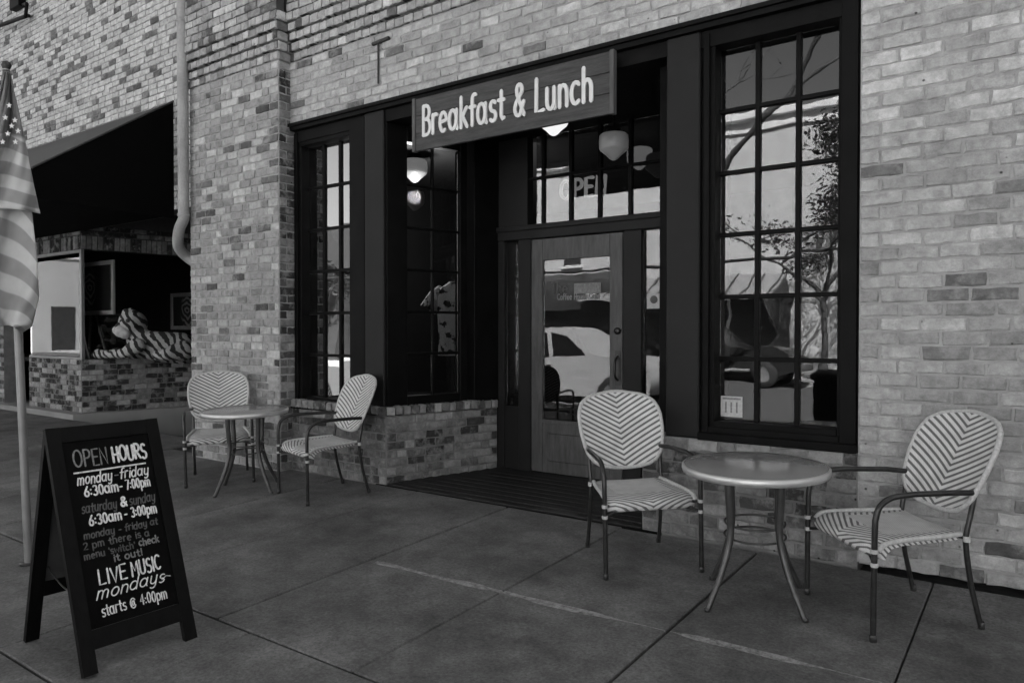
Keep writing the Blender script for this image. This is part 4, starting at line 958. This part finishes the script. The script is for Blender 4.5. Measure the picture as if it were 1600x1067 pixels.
# local x along the board, local -y faces the reader; apex behind the front feet
topL = WX(66, 672, 1); dep = .60; Hh = 1.0; lean = .355
hw_ = wid / 2; lw = .058; th = .026
sl_ = math.hypot(lean, Hh); ux = Vector((0, lean / sl_, Hh / sl_)); nx_ = Vector((0, -Hh / sl_, lean / sl_))
def bf(x, s, d=0): return Vector((x, 0, 0)) + ux * s + nx_ * d        # board plane: x across, s up the slope, d outwards
front = thing
for s in (-1, 1): obj('front_leg', MB().obox(bf(s * (hw_ - lw / 2), sl_ / 2), (lw / 2, 0, 0), ux * (sl_ / 2), nx_ * th / 2), 'signblack', af)
obj('top_rail', MB().obox(bf(0, sl_ - .035), (hw_ - lw - .0005, 0, 0), ux * .034, nx_ * th * .48), 'signblack', af)
obj('bottom_rail', MB().obox(bf(0, .135), (hw_ - lw - .0005, 0, 0), ux * .04, nx_ * th * .48), 'signblack', af)
bd = obj('writing_board', MB().obox(bf(0, (.176 + sl_ - .07) / 2), (hw_ - lw - .0008, 0, 0), ux * ((sl_ - .07 - .176) / 2), nx_ * .004), 'board', af)
lr = dep - lean; sr_ = math.hypot(lr, Hh); ub = Vector((0, -lr / sr_, Hh / sr_)); nb_ = Vector((0, Hh / sr_, lr / sr_))
def bb(x, s, d=0): return Vector((x, dep, 0)) + ub * s + nb_ * d
for s in (-1, 1): obj('rear_leg', MB().obox(bb(s * (hw_ - lw / 2 - .004), sr_ / 2 - .014), (lw / 2, 0, 0), ub * (sr_ / 2 - .014), nb_ * th / 2), 'signblack', af)
obj('rear_rail', MB().obox(bb(0, .25), (hw_ - lw - .006, 0, 0), ub * .035, nb_ * th * .45), 'signblack', af)
obj('rear_board', MB().obox(bb(0, (.286 + sr_ - .09) / 2), (hw_ - lw - .006, 0, 0), ub * ((sr_ - .09 - .286) / 2), nb_ * .004), 'rearboard', af)
for s in (-1, 1):
    a, b = bf(s * (hw_ - .065), .34, -th / 2), bb(s * (hw_ - .07), .36, -th / 2)
    obj('chain', MB().tube([a + (b - a) * t + Vector((0, 0, -.045 * math.sin(math.pi * t))) for t in [i / 12 for i in range(13)]], .0035, 6), 'tube', af)
WB = 2 * (hw_ - lw)
def chalk(s, cx_f, sup, size, wid_, mat, slant=0, up=None, tilt=.06, wfit=None, x_left=None, sp_=.08, jit=.05):
    size_x = 1.0
    wN = text_width(s, sp_) * size
    if wfit: size_x = wfit * WB / wN
    wN *= size_x; xs0 = (x_left * WB if x_left is not None else cx_f * WB - wN / 2)
    o = obj('chalk_lettering', text_mb(s, lambda x, y, z: bf(xs0 + x - WB / 2, sup + y, .0042 + z), size, wid_, .0006, size_x, slant, sp_, 0, jit), mat, af); return o
T0 = sl_ - .07
chalk('OPEN', 0, T0 - .115, .075, .0075, 'chalk2', x_left=.10, wfit=.40); chalk('HOURS', 0, T0 - .115, .07, .010, 'chalk', x_left=.54, wfit=.42)
obj('chalk_line', MB().obox(bf(0, T0 - .142, .0046), (WB * .42, 0, 0), ux * .0035, nx_ * .0004), 'chalk', af)
chalk('monday', 0, T0 - .197, .048, .0060, 'chalk', .25, x_left=.10, wfit=.40); chalk('-', 0, T0 - .197, .05, .005, 'chalk2', x_left=.52); chalk('friday', 0, T0 - .197, .048, .0060, 'chalk', .25, x_left=.58, wfit=.36)
chalk('6:30am', 0, T0 - .252, .048, .0074, 'chalk', x_left=.16, wfit=.40); chalk('- 7:00pm', 0, T0 - .252, .048, .0065, 'chalk', x_left=.56, wfit=.38)
chalk('saturday', 0, T0 - .325, .044, .0055, 'chalk3', .2, x_left=.10, wfit=.40); chalk('&', 0, T0 - .322, .042, .009, 'chalk', x_left=.54); chalk('sunday', 0, T0 - .325, .044, .0055, 'chalk3', .2, x_left=.64, wfit=.32)
chalk('6:30am', 0, T0 - .382, .048, .0074, 'chalk', x_left=.16, wfit=.38); chalk('- 3:00pm', 0, T0 - .382, .048, .0070, 'chalk', x_left=.56, wfit=.40)
chalk('monday - friday at', 0, T0 - .437, .032, .0055, 'chalk3', .1, x_left=.08, wfit=.86); chalk('2 pm there is a', 0, T0 - .480, .032, .0055, 'chalk3', x_left=.06, wfit=.76)
chalk("menu 'switch'", 0, T0 - .522, .030, .0055, 'chalk3', x_left=.05, wfit=.58); chalk('check', 0, T0 - .518, .032, .0065, 'chalk2', x_left=.67, wfit=.25); chalk('it out!', 0, T0 - .560, .032, .0060, 'chalk2', x_left=.36, wfit=.34)
chalk('LIVE', 0, T0 - .645, .064, .0078, 'chalk', x_left=.16, wfit=.33); chalk('MUSIC', 0, T0 - .642, .064, .0078, 'chalk', x_left=.53, wfit=.36)
chalk('mondays', 0, T0 - .700, .054, .0055, 'chalk', .35, x_left=.10, wfit=.80); chalk('starts @ 4:00pm', 0, T0 - .775, .050, .0055, 'chalk', x_left=.14, wfit=.76)
obj('chalk_line', MB().tube([bf(WB * .36, T0 - .69, .0046), bf(WB * .42, T0 - .678, .0046), bf(WB * .47, T0 - .684, .0046)], .002, 5), 'chalk', af)

# ------------------------------------------------------------------ flag on a pole
pb = G(45, 880); d_top = ray(10, 108); tt = math.hypot(pb.x, pb.y) / math.hypot(d_top.x, d_top.y); ptop = CAM + d_top * tt
fp = thing('flag_pole', 'leaning metal pole with a furled striped flag at the left edge', 'flag', (pb.x, pb.y, gz(pb.y)))
loc = Vector((pb.x, pb.y, gz(pb.y))); top = ptop - loc
obj('pole', MB().tube([(0, 0, 0), top * .8], .0235, 12).tube([top * .78, top], .017, 12), 'pole', fp)
obj('ground_socket', MB().lathe([(.026, .01), (.05, .008), (.05, 0), (.001, 0)], n=16), 'tube', fp)
obj('finial', MB().lathe([(.001, .05), (.02, .04), (.028, .02), (.02, 0), (.001, -.01)], top, 12), 'poletop', fp)
obj('sleeve', MB().tube([top * .84 + Vector((-.02, -.015, 0)), top * 1.0 + Vector((0, 0, -.01))], .021, 10), 'poletop', fp)
# cloth: rows of points given in picture coordinates at the pole's distance, with folds in depth
rightv = Vector((cyw, syw, 0)); fwd = Vector((-syw, cyw, 0))
def FP(u, v, dd): p = CAM + ray(u, v) * (tt + dd); return p - loc
def cloth(rows, nx, fold, stripes, canton, dz, thick=.006):
    vs = []; fs = []; st = []; ca = []
    for j, (v0, uL, uR, vdrop) in enumerate(rows):
        for i in range(nx + 1):
            q = i / nx; u = uL + (uR - uL) * q; v = v0 + vdrop * q - 10 * math.sin(math.pi * q) * (j / len(rows))
            dd = dz + fold * (j / (len(rows) - 1)) ** .6 * math.sin(q * 9 + j * .12) + .012 * math.sin(q * 21 + j * .5)
            vs.append(FP(u, v, dd)); st.append(stripes(q, j / (len(rows) - 1), u, v)); ca.append(canton(q, j / (len(rows) - 1)))
    m = nx + 1
    for j in range(len(rows) - 1):
        for i in range(nx): fs.append((j * m + i, j * m + i + 1, (j + 1) * m + i + 1, (j + 1) * m + i))
    return vs, fs, st, ca
def lerp_rows(keys, n):
    out = []
    for k in range(n + 1):
        t = k / n * (len(keys) - 1); i = min(int(t), len(keys) - 2); f = t - i; out.append(tuple(a + (b - a) * f for a, b in zip(keys[i], keys[i + 1])))
    return out
lo = cloth(lerp_rows([(215, -60, 30, 4), (330, -75, 50, 4), (400, -70, 58, 6), (460, -60, 61, 6), (500, -40, 50, 10), (516, -8, 34, 4)], 40), 40, .07, lambda q, j, u, v: (v * .62 - u * .75 - 14 * math.sin(q * 5)) / 16, lambda q, j: 0, -.085)
hi = cloth(lerp_rows([(112, 5, 16, 0), (140, 1, 22, 2), (180, -6, 31, 2), (230, -16, 42, 3), (290, -40, 53, 2), (338, -60, 63, -4)], 40), 40, .055, lambda q, j, u, v: (v + 8 * math.sin(q * 4)) / 20.5 + .35, lambda q, j: 1 if j < .53 else 0, -.17)
for nm, dat in (('flag_lower_fold', lo), ('flag_upper_fold', hi)):
    vs, fs, st, ca = dat; me = bpy.data.meshes.new(nm); me.from_pydata([v[:] for v in vs], [], fs)
    me.polygons.foreach_set('use_smooth', [True] * len(fs)); a = me.attributes.new('stripe', 'FLOAT', 'POINT'); a.data.foreach_set('value', st); a = me.attributes.new('canton', 'FLOAT', 'POINT'); a.data.foreach_set('value', ca)
    me.materials.append(M['flag']); o = bpy.data.objects.new(nm, me); col.objects.link(o); o.parent = fp
    so_ = o.modifiers.new('thick', 'SOLIDIFY'); so_.thickness = .004; so_.offset = 0
for (u, v) in ((14, 165), (23, 188), (18, 197), (12, 209), (28, 205), (8, 184), (24, 222), (4, 222)):
    c = FP(u, v, -.26); mb = MB(); pts = []
    for k in range(10): rr = .017 if k % 2 == 0 else .007; an = R(90 + 36 * k); pts.append(c + rightv * rr * math.cos(an) + Vector((0, 0, rr * math.sin(an))))
    mb.prism(pts, fwd * .003); obj('star', mb, 'star', fp)

# ================================================================== ACROSS THE STREET (seen mirrored in the glass)
YX = -20.0
fb = thing('pale_building', 'pale two-storey building across the street mirrored in the windows', 'building')
zp = MIR(1220, 168, YG, YX).z
fx0, fx1 = -25.5, 14
fw_ = obj('wall', MB().box(fx0, fx1, YX - 8, YX, -.4, zp - .3), 'farwall', fb)
obj('cornice', MB().box(fx0 - .1, fx1 + .1, YX - 8.1, YX + .25, zp - .3, zp, .03).box(fx0 - .05, fx1 + .05, YX, YX + .12, zp - .75, zp - .55, .02), 'cornice', fb)
for x in (-19, -16.2, -12.5, 0, 3, 6, 9):
    f_ = obj('window', MB().box(x - .5, x + .5, YX + .002, YX + .03, 4.6, 6.4, .01), 'fardark', fb); obj('window_sill', MB().box(x - .6, x + .6, YX + .002, YX + .14, 4.45, 4.58, .01), 'cornice', f_)
obj('storefront', MB().box(-24.5, -7.6, YX + .002, YX + .06, .25, 2.9, .01), 'fardark', fb)
for x in (-15.8, -13.9, -12, -10.0): obj('mullion', MB().box(x - .06, x + .06, YX + .061, YX + .1, .25, 2.9), 'cornice', fb)
da = thing('curved_awning', 'dark canvas awning across the street mirrored in the door glass', 'awning')
prf = [(YX + .01, 4.15), (YX + .5, 4.05), (YX + .95, 3.75), (YX + 1.25, 3.3), (YX + 1.35, 2.75), (YX + 1.35, 2.3), (YX + 1.30, 2.3), (YX + 1.28, 2.75), (YX + .9, 3.6), (YX + .01, 4.05)]
obj('canvas', MB().prism([(-24.6, y, z) for y, z in prf], (8.7, 0, 0)), 'fardark', da)
# white building further down the street
wb = thing('white_building', 'white building far down the street mirrored in the shop window', 'building')
obj('wall', MB().box(-78, -62, -30, -13.6, -.4, 6.9), 'farwhite', wb); obj('roof_edge', MB().box(-78.1, -61.9, -30.1, -13.5, 6.9, 7.15, .02), 'cornice', wb)
for y in (-27, -24, -21): obj('window', MB().box(-61.998, -61.95, y - .5, y + .5, 1, 2.6, .01), 'fardark', wb)
obj('shutter_door', MB().box(-61.998, -61.95, -16.6, -14.9, -.3, 3.2, .01), 'fardark', wb)
# seamed metal awning
e0 = MIR(1203, 436, YG, YX + .1); e1 = MIR(1235, 540, YG, YX + 1.9)
sa = thing('seamed_awning', 'metal awning with standing seams across the street', 'awning')
xe = (e0.x + e1.x) / 2
obj('roof', MB().prism([(xe, YX + .01, 3.7), (xe, YX + 1.9, 2.75), (xe, YX + 1.9, 2.67), (xe, YX + .01, 3.6)], (-9.5, 0, 0)), 'seam', sa)
for i in range(16): obj('seam', MB().bar((xe - .1 - i * .62, YX + .03, 3.74), (xe - .1 - i * .62, YX + 1.9, 2.80), .05, .05), 'fardark', sa)
obj('end_panel', MB().prism([(xe + .004, YX + .01, 3.6), (xe + .004, YX + 1.9, 2.66), (xe + .004, YX + 1.9, 2.45), (xe + .004, YX + .01, 1.2)], (-.05, 0, 0)), 'fardark', sa)
# dark gabled house far left in the mirror
gh = thing('gabled_house', 'dark gabled house down the street mirrored in the left window', 'house')
gp_ = MIR(526, 345, YG, -18); gx = gp_.x - 3.2
obj('wall', MB().box(gx - 4, gx + 3.2, -30, -18, -.4, gp_.z - 2.6), 'house', gh)
obj('roof', MB().prism([(gx - 4.4, -17.7, gp_.z - 2.6), (gx + 4.2, -17.7, gp_.z - 2.6), (gx + 2.6, -17.7, gp_.z), (gx - 2.8, -17.7, gp_.z)], (0, -12.5, 0)), 'house', gh)
for x in (-2, .8): obj('window', MB().box(gx + x - .5, gx + x + .5, -17.998, -17.95, .8, 2.2, .01), 'carglass', gh)

def leaf_cloud(rg, pts, n, spread, size):
    V = []; F = []
    for _ in range(n):
        c = rg.choice(pts); c = Vector((c[0] + rg.gauss(0, spread), c[1] + rg.gauss(0, spread), c[2] + rg.gauss(0, spread * .8)))
        a = Vector((rg.gauss(0, 1), rg.gauss(0, 1), rg.gauss(0, 1))).normalized(); b = a.orthogonal().normalized(); s = size * rg.uniform(.6, 1.3); k = len(V)
        V += [(c - a * s)[:], (c + b * s * .45)[:], (c + a * s)[:], (c - b * s * .45)[:]]; F.append((k, k + 1, k + 2, k + 3))
    return V, F
def tree(name, label, base, h, seed, leaves, spread=1.0, lsize=.09, first=.35, lean=0):
    rg = random.Random(seed); t = thing(name, label, 'tree', base, 0, 'street trees mirrored in the glass'); tips = []
    tr = MB(); lm = MB()
    tp = [Vector((0, 0, 0)), Vector((rg.uniform(-.05, .05), 0, h * first * .5)), Vector((lean * .3, rg.uniform(-.1, .1), h * first))]
    tr.tube(spline(tp, 4), [h * .022 - h * .008 * i / 8 for i in range(9)], 10); obj('trunk', tr, 'bark', t)
    def grow(p, d, L, r, dep):
        q = p + d * L * .5 + Vector((rg.gauss(0, .05), rg.gauss(0, .05), 0)) * L; e = p + d * L
        lm.tube(spline([p, q, e], 3), [r * (1 - .45 * i / 6) for i in range(7)], 6, cap=False)
        if dep == 0 or L < .3: tips.append(e); tips.append(q); return
        if dep <= 2: tips.append(e)
        for k in range(rg.choice((2, 3, 3))):
            nd = (d + Vector((rg.gauss(0, .5), rg.gauss(0, .5), rg.gauss(.05, .3))) * spread).normalized(); grow(e, nd, L * rg.uniform(.62, .85), r * .58, dep - 1)
    for k in range(4):
        an = R(90 * k + rg.uniform(-25, 25)); grow(tp[-1], Vector((math.cos(an) * .75, math.sin(an) * .75, rg.uniform(.5, 1.0))).normalized(), h * .25, h * .011, 4)
    obj('limbs', lm, 'bark', t, fix=False)
    if leaves:
        V, F = leaf_cloud(rg, tips, leaves, h * .035, lsize); me = bpy.data.meshes.new('crown'); me.from_pydata(V, [], F); me.materials.append(M['leaf']); o = bpy.data.objects.new('crown', me); col.objects.link(o); o.parent = t
    return t
q = MIR(1287, 560, YG, -15.8); tree('street_tree', 'small half-bare leafy street tree mirrored in the right window', (q.x, -15.8, -.21), 7.6, 5, 9000, 1.15, .085)
tree('street_tree', 'tall bare-branched street tree near the kerb', (-6.9, -8.2, -.34), 11.0, 11, 160, .8, .06, .42)
for i, (u, y, h, n) in enumerate(((534, -19, 6.2, 6000), (556, -27, 6.0, 6000), (575, -32, 6.5, 5000))):
    q = MIR(u, 520, YG, y); tree('street_tree', ['bushy dark tree beside the gabled house', 'dense round tree behind the parked cars', 'leafy tree at the far end of the street'][i], (q.x, y, -.25), h, 21 + i, n, 1.0, .14, .2)

def car(name, label, cat, loc, rz, L, H, Wd, paint, prof, glassp, wheels, wr_):
    t = thing(name, label, cat, loc, rz, None)
    # side profile (x along, z up) lofted across the width with tumblehome
    n = len(prof); vs = []; fs = []; secs = [(-.5, .86), (-.46, .97), (-.30, 1), (0, 1.0), (.30, 1), (.46, .97), (.5, .86)]
    zb2 = H * .52
    for (yy, k) in secs:
        for (x, z) in prof:
            tum = 1 - .22 * max(0, (z - zb2) / (H - zb2)); kk = (.86 + .14 * (k - .86) / .14)
            vs.append((x * (1 if z < zb2 else 1) * (.985 + .015 * kk), yy * Wd * tum, .0 + z * (.985 + .015 * kk)))
    for a in range(len(secs) - 1):
        for j in range(n): fs.append((a * n + j, a * n + (j + 1) % n, (a + 1) * n + (j + 1) % n, (a + 1) * n + j))
    mb = MB().add(vs, fs, True); mb.add(vs[:n], [tuple(range(n))]); mb.add(vs[-n:], [tuple(range(n))[::-1]])
    bo = obj('body', mb, paint, t)
    for s in (-1, 1):
        for poly in glassp:
            pts = [Vector((x, s * (Wd * .5 * (1 - .22 * max(0, (z - zb2) / (H - zb2))) + .004), z)) for x, z in poly]
            obj('side_window', MB().prism(pts, (0, -s * .02, 0)), 'carglass', t)
        obj('door_handle', MB().box(-.15, .02, s * Wd * .5 - .004, s * Wd * .5 + .022, H * .50, H * .525), 'tyre', t)
        obj('headlight', MB().box(L / 2 - .28, L / 2 - .03, s * Wd * .36 - .12, s * Wd * .36 + .12, H * .40, H * .48, .02), 'lamp', t)
        for wx in wheels:
            ws = obj('wheel', MB().lathe([(wr_ * .55, -.12), (wr_ * .95, -.12), (wr_, -.08), (wr_, .08), (wr_ * .95, .12), (wr_ * .55, .12)], (wx, s * (Wd * .5 - .09), wr_), 24, 'y'), 'tyre', t)
            obj('rim', MB().lathe([(.001, -.10), (wr_ * .2, -.11), (wr_ * .5, -.10), (wr_ * .58, -.121), (wr_ * .58, .121), (wr_ * .5, .10), (wr_ * .2, .11), (.001, .10)], (wx, s * (Wd * .5 - .09), wr_), 20, 'y'), 'rim', ws)
    return t
suv = [(-2.3, .35), (-2.35, .7), (-2.28, 1.05), (-2.1, 1.62), (-1.9, 1.72), (-.2, 1.76), (.35, 1.70), (1.05, 1.16), (2.1, 1.02), (2.35, .8), (2.38, .35), (1.9, .25), (-1.9, .25)]
suvg = [[(-2.0, 1.12), (-1.88, 1.58), (-1.2, 1.62), (-1.2, 1.12)], [(-1.12, 1.12), (-1.12, 1.63), (-.2, 1.64), (-.1, 1.12)], [(0, 1.12), (-.1, 1.64), (.3, 1.58), (.85, 1.14)]]
pk = MIR(905, 560, YD, -2.9)
car('parked_suv', 'pale sport utility car parked at the near kerb, mirrored in the door', 'car', (pk.x - .35, -3.2, -.33), 0, 4.7, 1.76, 1.9, 'carw', suv, suvg, (-1.5, 1.5), .36)
trk = [(-2.9, .5), (-2.95, .95), (-2.9, 1.15), (-.9, 1.15), (-.85, 1.8), (-.6, 1.9), (.5, 1.88), (1.15, 1.28), (2.5, 1.18), (2.85, 1.0), (2.9, .5), (2.2, .38), (-2.3, .38)]
trg = [[(-.75, 1.25), (-.7, 1.76), (-.05, 1.78), (-.05, 1.25)], [(.03, 1.25), (.03, 1.78), (.45, 1.76), (.98, 1.27)]]
q = MIR(1190, 555, YG, -12.6)
car('pickup_truck', 'dark pickup truck parked across the street, mirrored in the right window', 'truck', (q.x - 1.9, -13.6, -.33), 0, 5.8, 1.9, 2.0, 'card', trk, trg, (-1.8, 1.9), .4)
# litter bin at the kerb
q = MIR(1303, 600, YG, -1.2); bn = thing('litter_bin', 'black slatted litter bin at the kerb mirrored at the window edge', 'litter bin', (q.x, -1.2, gz(-1.2)))
obj('bin', MB().lathe([(.001, 0), (.2, 0), (.22, .02), (.26, .85), (.25, .88), (.001, .88)], n=20), 'frame', bn)
for i in range(16): a = R(22.5 * i); obj('slat', MB().bar((.222 * math.cos(a), .222 * math.sin(a), .04), (.262 * math.cos(a), .262 * math.sin(a), .84), .05, .012, (math.cos(a), math.sin(a), 0)), 'black', bn)
obj('lid', MB().lathe([(.29, .88), (.3, .93), (.2, 1.0), (.1, 1.02), (.1, .95)], n=20), 'frame', bn)
# overhead cable
za = MIR(1124, 402, YG, -12).z
cb = thing('overhead_cable', 'black cable strung along the street mirrored in the right window', 'cable')
obj('cable', MB().tube([(x, -12, za + .00006 * (x + 7) ** 2) for x in range(-45, 30, 3)], .05, 6), 'cable', cb)
